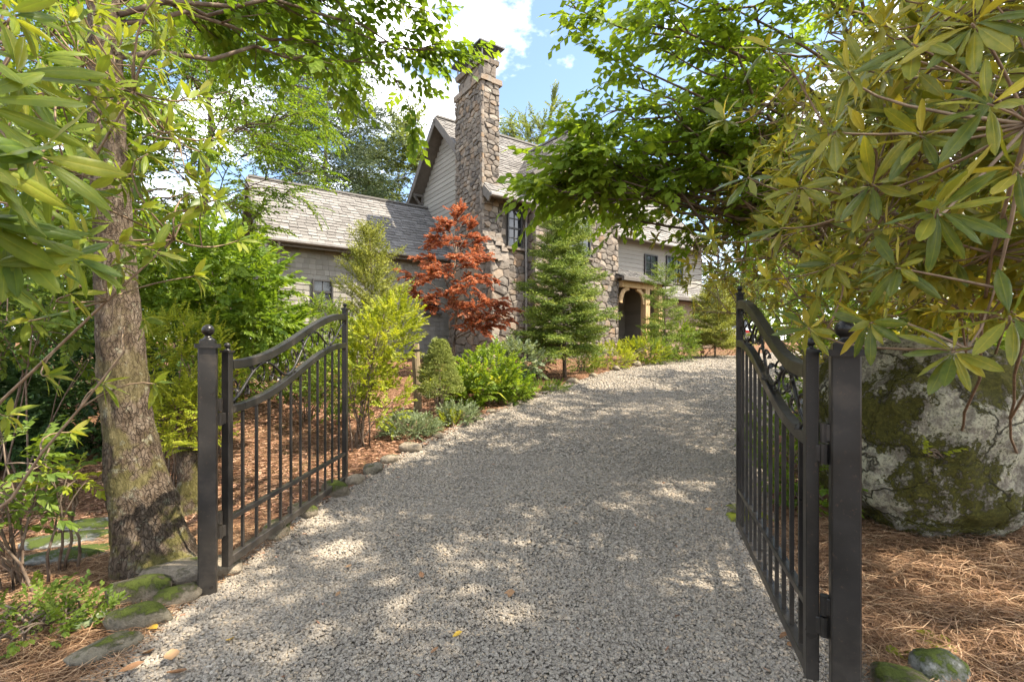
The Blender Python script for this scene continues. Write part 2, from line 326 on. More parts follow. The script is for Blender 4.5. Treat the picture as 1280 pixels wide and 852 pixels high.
crk = ramp(t, voro(t, wa.outputs[0], 1.7, 'Distance', 'DISTANCE_TO_EDGE'), [(.0, (0, 0, 0)), (.022, (1, 1, 1))]); c = mixc(t, crk, (.05, .045, .03), c)
c = mixc(t, moss, c, mc)
finish(t, c, .92, .15, math_(t, 'ADD', math_(t, 'ADD', math_(t, 'MULTIPLY', n2, .8), math_(t, 'MULTIPLY', moss, math_(t, 'ADD', n4, .3))), math_(t, 'MULTIPLY', crk, .8)), 1.0, .035)
def rock_mat(name, base, moss_amt, mosscol=(.06, .075, .014)):
    t = newmat(name); v = pos(t); n1 = noise(t, v, 24, 9, .75); n2 = noise(t, v, 5, 5, .6)
    g = N(t, 'ShaderNodeNewGeometry'); s = N(t, 'ShaderNodeSeparateXYZ'); t.links.new(g.outputs['Normal'], s.inputs[0])
    c = ramp(t, n1, [(.3, tuple(q * .55 for q in base)), (.5, base), (.75, tuple(min(1, q * 1.5) for q in base))])
    mfac = math_(t, 'MULTIPLY', ramp(t, math_(t, 'ADD', math_(t, 'ADD', math_(t, 'MULTIPLY', n2, .6), math_(t, 'MULTIPLY', n1, .4)), math_(t, 'MULTIPLY', s.outputs['Z'], .14)), [(.62 - moss_amt * .25, (0, 0, 0)), (.70 - moss_amt * .25, (1, 1, 1))]), 1.0)
    c = mixc(t, mfac, c, mixc(t, n1, tuple(q * .5 for q in mosscol), tuple(q * 1.4 for q in mosscol)))
    finish(t, c, .92, .15, math_(t, 'ADD', n1, math_(t, 'MULTIPLY', mfac, .5)), 1.0, .02)
rock_mat('rock_moss', (.16, .135, .10), .30); rock_mat('rock_grey', (.155, .138, .105), .06); rock_mat('rock_tan', (.21, .175, .13), -.02); rock_mat('slate', (.24, .245, .225), .22, (.06, .08, .016))
t = newmat('car_paint'); p = finish(t, (.62, .63, .65), .3, .5); p.inputs['Coat Weight'].default_value = .6
t = newmat('car_glass'); finish(t, (.02, .022, .025), .08, .6)
t = newmat('tyre'); finish(t, (.02, .02, .02), .85, .2)
t = newmat('rim'); finish(t, (.5, .5, .5), .35, .5, metal=.8)
t = newmat('tail_light'); finish(t, (.55, .025, .03), .25, .5)
scn.cycles.use_denoising = True

# ------------------------------------------------------------------ ground and drive
def grid_sheet(name, xs, ys, zf, mat):
    X, Y = np.meshgrid(xs, ys); V = np.stack([X, Y, zf(X, Y)], 2).reshape(-1, 3)
    nx, ny = len(xs), len(ys); i = (np.arange(ny - 1)[:, None] * nx + np.arange(nx - 1)[None]).ravel()
    mb = MB(); mb.add(V, np.concatenate([np.stack([i, i + 1, i + nx + 1], 1), np.stack([i, i + nx + 1, i + nx], 1)]))
    return mb.build(name, mat, smooth=True)
xs = np.concatenate([[-600, -300, -150, -80, -50, -35, -25], np.arange(-18, -7, .5), np.arange(-7, 8, .12), np.arange(8, 20, .5), [25, 35, 50, 80, 150, 300, 600]])
ys = np.concatenate([[-300, -100, -40, -20, -10, -6, -3], np.arange(-1, 12, .12), np.arange(12, 32, .5), [36, 45, 60, 80, 120, 200, 400, 900]])
tag(grid_sheet('ground', xs, ys, lambda X, Y: ground(X, Y) - .03 * in_drive(X, Y), 'forest_floor'), kind='structure')
mb = MB(); K = 25; n = len(LE); tt = np.linspace(0, 1, K)
V = LE[:, None] * (1 - tt[None, :, None]) + RE[:, None] * tt[None, :, None]
jit = noise3(np.stack([V[..., 0], V[..., 1], 0 * V[..., 0]], -1).reshape(-1, 3), 2.2, 3).reshape(n, K)
edge = np.minimum(tt, 1 - tt)[None]
V = V.copy(); V[:, 0, 0] += jit[:, 0] * .05; V[:, -1, 0] += jit[:, -1] * .07
# two faint wheel tracks and a crown of loose gravel between them
track = -.018 * np.exp(-((tt - .30) / .09) ** 2) - .018 * np.exp(-((tt - .72) / .09) ** 2)
Zd = gprof(V[..., 1]) + .012 + track[None] + .006 * jit * np.clip(edge * 8, 0, 1) - .02 * np.clip(1 - edge * 14, 0, 1)
Vd = np.concatenate([V, Zd[..., None]], 2)
i = (np.arange(n - 1)[:, None] * K + np.arange(K - 1)[None]).ravel()
mb.add(Vd.reshape(-1, 3), np.concatenate([np.stack([i, i + 1, i + K + 1], 1), np.stack([i, i + K + 1, i + K], 1)]))
tag(mb.build('driveway', 'gravel_bed', smooth=True), kind='structure')
def drive_z(x, y):
    l = np.interp(y, LE[:, 1], LE[:, 0]); r = np.interp(y, RE[:, 1], RE[:, 0]); q = np.clip((x - l) / (r - l), 0, 1); e = np.minimum(q, 1 - q)
    return gprof(y) + .012 - .018 * np.exp(-((q - .30) / .09) ** 2) - .018 * np.exp(-((q - .72) / .09) ** 2) - .02 * np.clip(1 - e * 14, 0, 1)

# loose gravel: one object, every pebble an instance
def pebbles(y0, y1, per_m2, s0, s1, seed):
    r = np.random.default_rng(seed); A = (y1 - y0) * 7.0; k = int(A * per_m2)
    y = r.uniform(y0, y1, k); l = np.interp(y, LE[:, 1], LE[:, 0]) - .12; rr_ = np.interp(y, RE[:, 1], RE[:, 0]) + .12
    x = np.interp(y, LE[:, 1], LE[:, 0]) + r.uniform(-.2, 7, k); ok = (x > l) & (x < rr_) & (np.abs(x) < 1.12 * y + .4)
    x, y = x[ok], y[ok]; s = r.uniform(s0, s1, len(x)) * (1 + .5 * (r.random(len(x)) > .93))
    z = np.where(in_drive(x, y), drive_z(x, y), ground(x, y)) + s * .25 + r.uniform(0, .006, len(x))
    return np.stack([x, y, z], 1), s
parts = [pebbles(1.0, 3.6, 9500, .0046, .0086, 1), pebbles(3.6, 6.2, 5200, .006, .0108, 2), pebbles(6.2, 10, 2400, .008, .014, 3), pebbles(10, 19, 800, .012, .021, 4)]
P = np.concatenate([p[0] for p in parts]); S = np.concatenate([p[1] for p in parts]); k = len(P)
me = bpy.data.meshes.new('gravel'); me.vertices.add(k); me.vertices.foreach_set('co', P.astype(np.float32).ravel())
sc3 = np.stack([S * rnd(.9, 1.5, k), S * rnd(.75, 1.15, k), S * rnd(.5, .85, k)], 1)
a = me.attributes.new('psc', 'FLOAT_VECTOR', 'POINT'); a.data.foreach_set('vector', sc3.astype(np.float32).ravel())
a = me.attributes.new('prt', 'FLOAT_VECTOR', 'POINT'); a.data.foreach_set('vector', np.stack([rnd(-.5, .5, k), rnd(-.5, .5, k), rnd(0, 6.28, k)], 1).astype(np.float32).ravel())
ql_ = np.interp(P[:, 1], LE[:, 1], LE[:, 0]); qq_ = (P[:, 0] - ql_) / (np.interp(P[:, 1], RE[:, 1], RE[:, 0]) - ql_)
worn = np.exp(-((qq_ - .30) / .07) ** 2) + np.exp(-((qq_ - .72) / .07) ** 2)
a = me.attributes.new('tint', 'FLOAT', 'POINT'); a.data.foreach_set('value', np.clip(rng.random(k) * .86 + .07 - .10 * worn + .07 * noise3(np.stack([P[:, 0] * 1.6, P[:, 1] * .5, 0 * S], 1), 1.2, 3), 0, 1).astype(np.float32))
gravel = link('gravel', me); tag(gravel, 'loose grey and tan crushed gravel covering the curving driveway', 'gravel', kind='stuff')
g = bpy.data.node_groups.new('gravel_nodes', 'GeometryNodeTree')
g.interface.new_socket('Geometry', in_out='INPUT', socket_type='NodeSocketGeometry'); g.interface.new_socket('Geometry', in_out='OUTPUT', socket_type='NodeSocketGeometry')
gi = N(g, 'NodeGroupInput'); go = N(g, 'NodeGroupOutput'); ic = N(g, 'GeometryNodeMeshIcoSphere'); ic.inputs['Radius'].default_value = 1; ic.inputs['Subdivisions'].default_value = 2
nz = N(g, 'ShaderNodeTexNoise', Scale=1.1, Detail=1.0); sub = N(g, 'ShaderNodeVectorMath', operation='SUBTRACT'); sub.inputs[1].default_value = (.5, .5, .5)
scl = N(g, 'ShaderNodeVectorMath', operation='SCALE'); scl.inputs['Scale'].default_value = 1.1
sp_ = N(g, 'GeometryNodeSetPosition'); sm = N(g, 'GeometryNodeSetMaterial'); sm.inputs['Material'].default_value = M['pebble']
iop = N(g, 'GeometryNodeInstanceOnPoints')
na = N(g, 'GeometryNodeInputNamedAttribute', data_type='FLOAT_VECTOR'); na.inputs['Name'].default_value = 'psc'
nb = N(g, 'GeometryNodeInputNamedAttribute', data_type='FLOAT_VECTOR'); nb.inputs['Name'].default_value = 'prt'
e2r = N(g, 'FunctionNodeEulerToRotation')
L = g.links.new
L(nz.outputs['Color'], sub.inputs[0]); L(sub.outputs[0], scl.inputs[0]); L(ic.outputs['Mesh'], sp_.inputs['Geometry']); L(scl.outputs[0], sp_.inputs['Offset'])
L(sp_.outputs[0], sm.inputs['Geometry']); L(gi.outputs[0], iop.inputs['Points']); L(sm.outputs[0], iop.inputs['Instance'])
L(na.outputs[0], iop.inputs['Scale']); L(nb.outputs[0], e2r.inputs[0]); L(e2r.outputs[0], iop.inputs['Rotation']); L(iop.outputs[0], go.inputs[0])
md = gravel.modifiers.new('gravel', 'NODES'); md.node_group = g

# ------------------------------------------------------------------ the house (local axes: x along the front, y into the house)
ZB = 1.2
HO = np.array([-.98, 16.0, ZB]); HA = math.radians(34.9)
house = thing('house', HO, 'large grey shingled house with tall fieldstone chimney behind the garden', 'house', rz=HA)
def hz(p): p = np.array(p, float); p[..., 2] -= ZB; return p
class HB(MB):                                      # local mesh builder, absolute heights
    def part(s, name, mats, parent=house, smooth=False, kind=None):
        o = s.build(name, mats, parent, smooth, loc=(0, 0, ZB))
        if o and kind: o['kind'] = kind
        return o
def clip(poly, nrm, d):                            # keep nrm.p <= d
    out = []
    n = len(poly)
    for i in range(n):
        a, b = poly[i], poly[(i + 1) % n]; da, db = a @ nrm - d, b @ nrm - d
        if da <= 0: out.append(a)
        if (da < 0 < db) or (db < 0 < da): out.append(a + (b - a) * da / (da - db))
    return out
def stone_polys(region, cw, chh, holes=(), joint=.007, seed=0):
    r = np.random.default_rng(seed); R = np.array(region, float)
    lo, hi = R.min(0) - [cw, chh], R.max(0) + [cw, chh]
    pts = []
    row = 0; y = lo[1]
    while y < hi[1]:
        h = chh * r.uniform(.7, 1.25); x = lo[0] + r.uniform(0, cw)
        while x < hi[0]:
            w = cw * r.uniform(.55, 1.5); pts.append((x + w / 2 + r.normal(0, .1) * cw, y + h / 2 + r.normal(0, .17) * chh)); x += w
        y += h
    pts = np.array(pts); asp = cw / chh; Q = pts * [1, asp]
    cx = R.mean(0); polys = []
    for k, q in enumerate(Q):
        d = np.linalg.norm(Q - q, axis=1); nb = np.argsort(d)[1:16]
        poly = [q + np.array(c) * cw * 2 for c in ((-1, -1), (1, -1), (1, 1), (-1, 1))]
        for j in nb:
            nrm = (Q[j] - q) / d[j]; poly = clip(poly, nrm, nrm @ (Q[j] + q) / 2 - joint)
            if len(poly) < 3: break
        if len(poly) < 3: continue
        poly = [p / [1, asp] for p in poly]
        for i in range(len(R)):
            e = R[(i + 1) % len(R)] - R[i]; nrm = np.array([e[1], -e[0]]); nrm = nrm / np.linalg.norm(nrm)
            if nrm @ (cx - R[i]) > 0: nrm = -nrm
            poly = clip(poly, nrm, nrm @ R[i])
            if len(poly) < 3: break
        if len(poly) < 3: continue
        c = np.mean(poly, 0); dead = False
        for (x0, x1, z0, z1) in holes:
            s = [x0 - c[0], c[0] - x1, z0 - c[1], c[1] - z1]; m = int(np.argmax(s))
            if max(s) < 0: dead = True; break
            P_ = np.array(poly)
            if P_[:, 0].max() < x0 or P_[:, 0].min() > x1 or P_[:, 1].max() < z0 or P_[:, 1].min() > z1: continue
            nrm, dd = [((1., 0.), x0), ((-1., 0.), -x1), ((0., 1.), z0), ((0., -1.), -z1)][m]
            poly = clip(poly, np.array(nrm), dd)
            if len(poly) < 3: dead = True; break
        if dead: continue
        P_ = np.array(poly); keep = np.linalg.norm(P_ - np.roll(P_, 1, 0), axis=1) > .012; P_ = P_[keep]
        if len(P_) < 3: continue
        ar = .5 * abs(np.dot(P_[:, 0], np.roll(P_[:, 1], 1)) - np.dot(P_[:, 1], np.roll(P_[:, 0], 1)))
        if ar > .004: polys.append((P_, ar))
    return polys
def stone_geo(P_, r, depth):
    n = len(P_); c = P_.mean(0); d = depth * r.uniform(.55, 1.25); tilt = r.normal(0, .12, 2)
    ins = c + (P_ - c) * r.uniform(.74, .86)
    f = lambda q, b: np.concatenate([q, (b + (q - c) @ tilt * .5)[:, None]], 1)
    V = np.concatenate([np.concatenate([P_, np.full((n, 1), -.05)], 1), f(P_, np.full(n, d * .5) + r.normal(0, .006, n)), f(ins, np.full(n, d) + r.normal(0, .008, n)), [[*c, d * 1.12]]])
    F_ = []
    for i in range(n):
        j = (i + 1) % n
        for o in (0, n): F_ += [[o + i, o + j, o + n + j], [o + i, o + n + j, o + n + i]]
        F_.append([2 * n + i, 2 * n + j, 3 * n])
    return V, np.array(F_)
stone_parent = {}
def stone_face(holder, joined, region, mapf, holes=(), cw=.33, chh=.22, depth=.048, seed=0, budget=None):
    r = np.random.default_rng(seed + 50)
    for P_, ar in stone_polys(region, cw, chh, holes, seed=seed):
        V, F_ = stone_geo(P_, r, depth); V3 = mapf(V[:, 0], V[:, 1], V[:, 2])
        if budget is not None and budget[0] > 0 and ar > .02:
            m = HB(); m.add(V3, F_, tint=r.random()); m.part('stone', 'stone', holder); budget[0] -= 1
        else: joined.add(V3, F_, tint=r.random())
mapU = lambda u0: (lambda a, b, d: np.stack([u0 - d, a, b], 1))      # faces towards -x, a is y
mapV = lambda v0: (lambda a, b, d: np.stack([a, v0 - d, b], 1))      # faces towards -y, a is x
budget = [300]

# chimney: shaft with shoulders, bands and metal cap
RIDV, RIDZ, EAV, EAZ = 3.5, 10.45, -.4, 6.55
SL = (RIDZ - EAZ) / (RIDV - EAV)
m = HB(); box(m, (.03, .03, 5.0), (.66, 1.72, 10.36)); box(m, (.1, .12, 10.3), (.6, 1.63, 11.0)); box(m, (.03, -.57, .6), (.66, 2.25, 4.42))
hexa(m, np.array([[.03,-.57,4.4],[.66,-.57,4.4],[.66,2.25,4.4],[.03,2.25,4.4],[.03,.03,5.4],[.66,.03,5.4],[.66,1.72,5.4],[.03,1.72,5.4]]))
chim = m.part('chimney', 'mortar')
rest = HB()
stone_face(chim, rest, [(-.03, 5.45), (1.78, 5.45), (1.78, 10.3), (-.03, 10.3)], mapU(.03), seed=1, budget=budget, cw=.25, chh=.165)
stone_face(chim, rest, [(-.02, 5.4), (.68, 5.4), (.68, 10.3), (-.02, 10.3)], mapV(.03), seed=2, budget=budget, cw=.25, chh=.165)
stone_face(chim, rest, [(.06, 10.42), (1.7, 10.42), (1.7, 10.98), (.06, 10.98)], mapU(.12), seed=3, budget=budget, cw=.5, chh=.5)
stone_face(chim, rest, [(.06, 10.42), (.62, 10.42), (.62, 10.98), (.06, 10.98)], mapV(.12), seed=4, budget=budget, cw=.5, chh=.5)
stone_face(chim, rest, [(-.6, .9), (2.28, .9), (2.28, 4.4), (1.78, 5.45), (-.03, 5.45), (-.6, 4.4)], mapU(.03), seed=5, budget=budget, cw=.42, chh=.3)
stone_face(chim, rest, [(-.0, .9), (.68, .9), (.68, 4.4), (0, 4.4)], mapV(-.57), seed=6, budget=budget, cw=.4, chh=.28)
rest.part('stone_facing', 'stone', chim, kind='stuff')
rs = np.random.default_rng(3)
def band(parent, u0, u1, v0, v1, z0, z1, out, seg, taper):
    for side in range(2):
        L_ = (v1 - v0 + 2 * out) if side == 0 else (u1 - u0 + 2 * out); k = max(2, int(round(L_ / seg))); e = np.linspace(0, L_, k + 1)
        for i in range(k):
            m = HB(); a, b = e[i] + .006, e[i + 1] - .006; o = out + rs.normal(0, .012); zz = z1 + rs.normal(0, .015)
            if side == 0:
                y0, y1 = v0 - out + a, v0 - out + b
                hexa(m, np.array([[u0-o*.6,y0,z0],[u0+.2,y0,z0],[u0+.2,y1,z0],[u0-o*.6,y1,z0],[u0-o*taper,y0,zz],[u0+.2,y0,zz+.02],[u0+.2,y1,zz+.02],[u0-o*taper,y1,zz]]), tint=rs.uniform(.4, .9))
            else:
                x0, x1 = u0 - out + a + (.21 if i == 0 else 0), u0 - out + b
                hexa(m, np.array([[x0,v0-o*.6,z0],[x1,v0-o*.6,z0],[x1,v0+.2,z0],[x0,v0+.2,z0],[x0,v0-o*taper,zz],[x1,v0-o*taper,zz],[x1,v0+.2,zz+.02],[x0,v0+.2,zz+.02]]), tint=rs.uniform(.4, .9))
            m.part('cap_stone', 'stone', parent)
band(chim, .0, .68, .0, 1.75, 10.28, 10.47, .10, .6, .5)
band(chim, .07, .62, .09, 1.66, 10.96, 11.1, .09, .62, 1.0)
m = HB(); cs = [(-.14, -.14), (.82, -.14), (.82, 1.89), (-.14, 1.89)]; zc = 11.47
V = [(x, y, zc) for x, y in cs] + [(x, y, zc + .05) for x, y in cs] + [(.34, .5, zc + .3), (.34, 1.25, zc + .3)]
m.add(V, [[0,1,5],[0,5,4],[1,2,6],[1,6,5],[2,3,7],[2,7,6],[3,0,4],[3,4,7],[4,5,8],[5,6,9],[5,9,8],[6,7,9],[7,4,8],[7,8,9],[0,2,1],[0,3,2]])
cap = m.part('chimney_cap', 'cap_metal')
for x, y in ((.05, .05), (.63, .05), (.63, 1.68), (.05, 1.68), (.05, .86)):
    m = HB(); box(m, (x - .018, y - .018, 11.08), (x + .018, y + .018, zc)); m.part('cap_leg', 'metal_gutter', cap)
# slate ledges on the lower shoulder
for k in range(6):
    z0 = 4.40 + k * .17; y1 = -.57 * (1 - k / 6.0); e = [-.06, rs.uniform(.12, .3), rs.uniform(.4, .52), .7]
    for q in range(3):
        m = HB(); a, b = e[q] + .008, e[q + 1] - .008; f0 = y1 - rs.uniform(.02, .14)
        hexa(m, np.array([[a,f0,z0],[b,f0,z0],[b,.08,z0],[a,.08,z0],[a,f0+.05,z0+.15],[b,f0+.05,z0+.15],[b,.08,z0+.2],[a,.08,z0+.2]]) + rs.normal(0, .018, (8, 3)), tint=rs.uniform(.1, .8))
        m.part('shoulder_stone', 'stone', chim)

# walls
def prism(mb, poly, fn, thick):                    # poly in (a, z); fn maps (a, z, depth) -> local
    n = len(poly); P_ = np.array(poly, float)
    V = np.concatenate([fn(P_[:, 0], P_[:, 1], np.zeros(n)), fn(P_[:, 0], P_[:, 1], np.full(n, -thick))])
    Fc = [[0, i, i + 1] for i in range(1, n - 1)] + [[n, n + i + 1, n + i] for i in range(1, n - 1)]
    for i in range(n): j = (i + 1) % n; Fc += [[i, n + i, n + j], [i, n + j, j]]
    mb.add(V, Fc)
def boards(parent, region_lo, region_hi, widthf, mapf, expo, name='board', mat='siding', thick=.022, joined=None, cell=None, seed=0):
    """lapped boards (or, with cell, wall shingles) from z lo to hi; widthf(z) -> (a0, a1)"""
    r = np.random.default_rng(seed); z = region_lo
    while z < region_hi:
        a0, a1 = widthf(z + expo * .5); z1 = min(z + expo * 1.12, region_hi + .02)
        if a1 - a0 > .05:
            cuts = [a0, a1]
            if cell is not None:
                inner = np.arange(a0 + r.uniform(.05, cell), a1, cell); cuts = [a0] + list(inner + r.uniform(-.03, .03, len(inner))) + [a1]
            for q in range(len(cuts) - 1):
                b0, b1 = cuts[q] + (.004 if cell else 0), cuts[q + 1]
                if b1 - b0 < .02: continue
                dz = r.uniform(-.006, .006) if cell else 0
                A = np.array([b0, b1, b1, b0] * 2); B = np.array([z + dz, z + dz, z1, z1] * 2); Dp = np.array([thick, thick, .004, .004, -.01, -.01, -.01, -.01])
                m = joined if joined is not None else HB()
                m.add(mapf(A, B, Dp), [[0,1,2],[0,2,3],[0,4,5],[0,5,1],[1,5,6],[1,6,2],[2,6,7],[2,7,3],[3,7,4],[3,4,0]], tint=r.uniform(.2, .8) if cell is None else r.random())
                if joined is None: m.part(name, mat, parent)
        z += expo
WV, WZ, WEV, WEZ = 5.23, 7.45, 2.7, 4.95             # wing ridge and eave
m = HB(); prism(m, [(.15, .6), (6.85, .6), (6.85, 6.75), (RIDV, RIDZ - .35), (.15, 6.75)], mapU(.55), .2)
gw = m.part('gable_wall', 'siding')
boards(gw, 5.0, RIDZ - .4, lambda z: (max(1.4, RIDV - (RIDZ - .3 - z) / SL if z > 6.8 else 1.4), min(6.85, RIDV + (RIDZ - .3 - z) / SL)), mapU(.55), .185, seed=4)
m = HB(); prism(m, [(.57, .6), (2.4, .6), (2.4, 6.8), (.57, 6.8)], mapV(.15), .2); box(m, (1.92, -.3, .6), (2.2, .15, 7.0))
fw = m.part('front_wall', 'mortar'); rest = HB()
stone_face(fw, rest, [(.57, .9), (2.2, .9), (2.2, 6.7), (.57, 6.7)], mapV(.15), holes=[(1.02, 1.75, 4.98, 6.42)], seed=11, budget=budget)
stone_face(fw, rest, [(-.35, .9), (.15, .9), (.15, 6.7), (-.35, 6.7)], mapU(1.92), seed=12)
rest.part('stone_facing', 'stone', fw, kind='stuff')
CGU, CGZ, CGH = 3.9, 9.65, 2.35
m = HB(); prism(m, [(1.9, .6), (5.9, .6), (5.9, 7.5), (CGU, 9.4), (1.9, 7.5)], mapV(-.35), .3); box(m, (5.6, -.1, .6), (5.9, 1.5, 7.2))
cg = m.part('cross_gable_wall', 'mortar'); rest = HB()
stone_face(cg, rest, [(1.88, .9), (5.92, .9), (5.92, 7.45), (CGU, 9.35), (1.88, 7.45)], mapV(-.35), holes=[(3.3, 4.48, 4.9, 6.6)], seed=13)
rest.part('stone_facing', 'stone', cg, kind='stuff')
m = HB(); prism(m, [(5.9, .6), (14.0, .6), (14.0, 6.8), (5.9, 6.8)], mapV(1.5), .2); box(m, (13.8, 1.7, .6), (14.0, 8.0, 7.0))
rw = m.part('right_wall', 'siding')
boards(rw, 1.5, 6.6, lambda z: (5.92, 14.0), mapV(1.5), .19, seed=6)
# wing
m = HB(); prism(m, [(-5.7, .2), (.6, .2), (.6, WEZ + .25), (-5.7, WEZ + .25)], mapV(3.1), .2)
ww = m.part('wing_wall', 'siding'); sh = HB()
boards(ww, .6, 5.2, lambda z: (-5.7, .56), mapV(3.1), .17, joined=sh, cell=.2, seed=8)
sh.part('wall_shingles', 'siding', ww, kind='stuff')
m = HB(); prism(m, [(3.1, .2), (7.36, .2), (7.36, WEZ + .2), (WV, WZ - .3), (3.1, WEZ + .2)], mapU(-5.7), .2)
wg = m.part('wing_gable_wall', 'siding'); boards(wg, .8, WZ - .4, lambda z: (3.1, 7.36) if z < 5.1 else (WV - (WZ - .3 - z), WV + (WZ - .3 - z)), mapU(-5.7), .185, seed=9)
m = HB(); box(m, (-5.78, 3.02, .3), (-5.66, 3.2, 5.0)); m.part('corner_board', 'siding', ww)
m = HB(); box(m, (-3.2, 3.04, .3), (-3.06, 3.1, 5.0)); m.part('trim_board', 'siding', ww)

# roofs: deck slab + shingles
def tile_roof(deck, o, eu, ev, width, length, expo, tw, budget=None, seed=0, clipf=None, name='shingle'):
    """o = eave corner, eu along the eave, ev up the slope (unit); shingles lapped, each a thin wedge"""
    r = np.random.default_rng(seed); o = np.array(o, float); eu = unit(eu); ev = unit(ev); nn = np.cross(eu, ev)
    if nn[2] < 0: nn = -nn
    joined = HB(); rows = int(math.ceil(length / expo)); cand = []
    for i in range(rows):
        s0 = i * expo - .03; s1 = min(i * expo + expo * 1.9, length); x = -r.uniform(0, tw) + (0 if i % 2 else -tw * .5)
        while x < width:
            w = tw * r.uniform(.8, 1.2); a, b = max(x, 0) + .006, min(x + w, width) - .006
            if b - a > .03 and (clipf is None or clipf((a + b) / 2, s0 + expo / 2)):
                dz = r.uniform(-.012, .012); th = .028 + r.uniform(-.006, .012)
                loc = [(a, s0 + dz, .004), (b, s0 + dz, .004), (b, s1, 0), (a, s1, 0), (a, s0 + dz, th + .02), (b, s0 + dz, th + .02 + r.normal(0, .003)), (b, s1, .012), (a, s1, .012)]
                cand.append((np.array([o + eu * p + ev * q + nn * d for p, q, d in loc]), r.random()))
            x += w
    for V, tn in cand:
        if budget is not None and budget[0] > 0:
            m = HB(); hexa(m, V, tint=tn); m.part(name, 'shingle', deck); budget[0] -= 1
        else: hexa(joined, V, tint=tn)
    if joined.v: joined.part('shingles', 'shingle', deck, kind='stuff')
def deck(name, quad, thick=.14, mat='soffit'):
    q = np.array(quad, float); nn = unit(np.cross(q[1] - q[0], q[3] - q[0])); nn = nn if nn[2] > 0 else -nn
    m = HB(); hexa(m, np.concatenate([q - nn * thick, q])); return m.part(name, mat)
# main roof, from the barge board to the cross gable
U0 = .08
d = deck('main_roof', [(U0, EAV, EAZ), (7.0, EAV, EAZ), (7.0, RIDV, RIDZ), (U0, RIDV, RIDZ)])
sl = math.hypot(RIDV - EAV, RIDZ - EAZ)
tile_roof(d, (U0, EAV, EAZ), (1, 0, 0), (0, RIDV - EAV, RIDZ - EAZ), 6.7, sl, .17, .3, seed=21,
          clipf=lambda a, s: not (a + U0 < .72 and 0 < EAV + s * (RIDV - EAV) / sl < 1.75))
d = deck('main_roof_back', [(7.0, 7.4, EAZ), (U0, 7.4, EAZ), (U0, RIDV, RIDZ - .004), (7.0, RIDV, RIDZ - .004)])
def bargeboard(p0, p1, w=.06, h=.26):
    m = HB(); sweep(m, [p0, p1], w, h, up=(0, 0, 1), ch=.06); return m
bargeboard((U0 - .03, EAV - .04, EAZ - .16), (U0 - .03, .0, EAZ - .16 + SL * (.0 - EAV - .0))).part('barge_board', 'trim')
bargeboard((U0 - .03, 1.76, EAZ - .12 + SL * (1.76 - EAV)), (U0 - .03, RIDV, RIDZ - .12)).part('barge_board', 'trim')
bargeboard((U0 - .03, 7.4, EAZ - .13), (U0 - .03, RIDV, RIDZ - .12)).part('barge_board', 'trim')
for yy in (5.6,):                                 # timber bracket under the far rake
    zz = RIDZ - SL * (yy - RIDV) - .3; m = HB(); sweep(m, [(.55, yy, zz), (U0, yy, zz)], .11, .13); sweep(m, [(.55, yy, zz - .55), (U0 + .05, yy, zz - .04)], .1, .1); sweep(m, [(.51, yy, zz + .05), (.51, yy, zz - .75)], .1, .1, up=(0, 1, 0)); m.part('bracket', 'trim')
m = HB(); box(m, (U0, RIDV - .14, RIDZ - .02), (7.2, RIDV + .14, RIDZ + .05)); m.part('ridge_cap', 'shingle')
m = HB(); sweep(m, [(U0 - .05, EAV - .09, EAZ - .06), (1.62, EAV - .09, EAZ - .06)], .15, .13, ch=.25); gt = m.part('gutter', 'metal_gutter')
m = HB(); tube(m, [(1.75, EAV - .02, EAZ - .1), (1.75, -.1, EAZ - .35), (1.8, .02, EAZ - .6), (1.8, .02, 1.2)], .042, .042, 8); m.part('downspout', 'metal_gutter', gt)
# cross gable
cl = math.hypot(CGH, CGH * .96); cz = CGZ - CGH * .96
d = deck('cross_gable_roof', [(CGU - CGH, 3.2, cz), (CGU - CGH, -.8, cz), (CGU, -.8, CGZ), (CGU, 3.2, CGZ)])
tile_roof(d, (CGU - CGH, -.8, cz), (0, 1, 0), (CGH, 0, CGH * .96), 4.0, cl, .17, .3, seed=23, clipf=lambda a, s: EAZ + SL * (a - .8 - EAV) < cz + s * .69 + .15)
d = deck('cross_gable_roof_right', [(CGU + CGH, -.8, cz), (CGU + CGH, 3.2, cz), (CGU, 3.2, CGZ - .004), (CGU, -.8, CGZ - .004)])
tile_roof(d, (CGU + CGH, -.8, cz), (0, 1, 0), (-CGH, 0, CGH * .96), 4.0, cl, .17, .3, seed=24)
for s in (-1, 1): bargeboard((CGU + s * CGH, -.83, cz - .14), (CGU, -.83, CGZ - .12)).part('barge_board', 'trim')
m = HB(); box(m, (CGU - .13, -.8, CGZ - .03), (CGU + .13, 3.6, CGZ + .04)); m.part('ridge_cap', 'shingle')
m = HB(); vt = (CGZ - EAZ) / SL + EAV; sweep(m, [(CGU - CGH + .1, (cz - EAZ) / SL + EAV + .1, cz + .12), (CGU, vt, CGZ + .04)], .2, .03); m.part('valley_flashing', 'metal_gutter')
# right roof
d = deck('right_roof', [(5.9, 1.0, 6.5), (14.5, 1.0, 6.5), (14.5, 5.2, 10.6), (5.9, 5.2, 10.6)])
tile_roof(d, (5.9, 1.0, 6.5), (1, 0, 0), (0, 4.2, 4.1), 8.6, 5.87, .19, .34, seed=25)
m = HB(); sweep(m, [(6.3, .93, 6.44), (14.5, .93, 6.44)], .14, .12, ch=.25); m.part('gutter', 'metal_gutter')
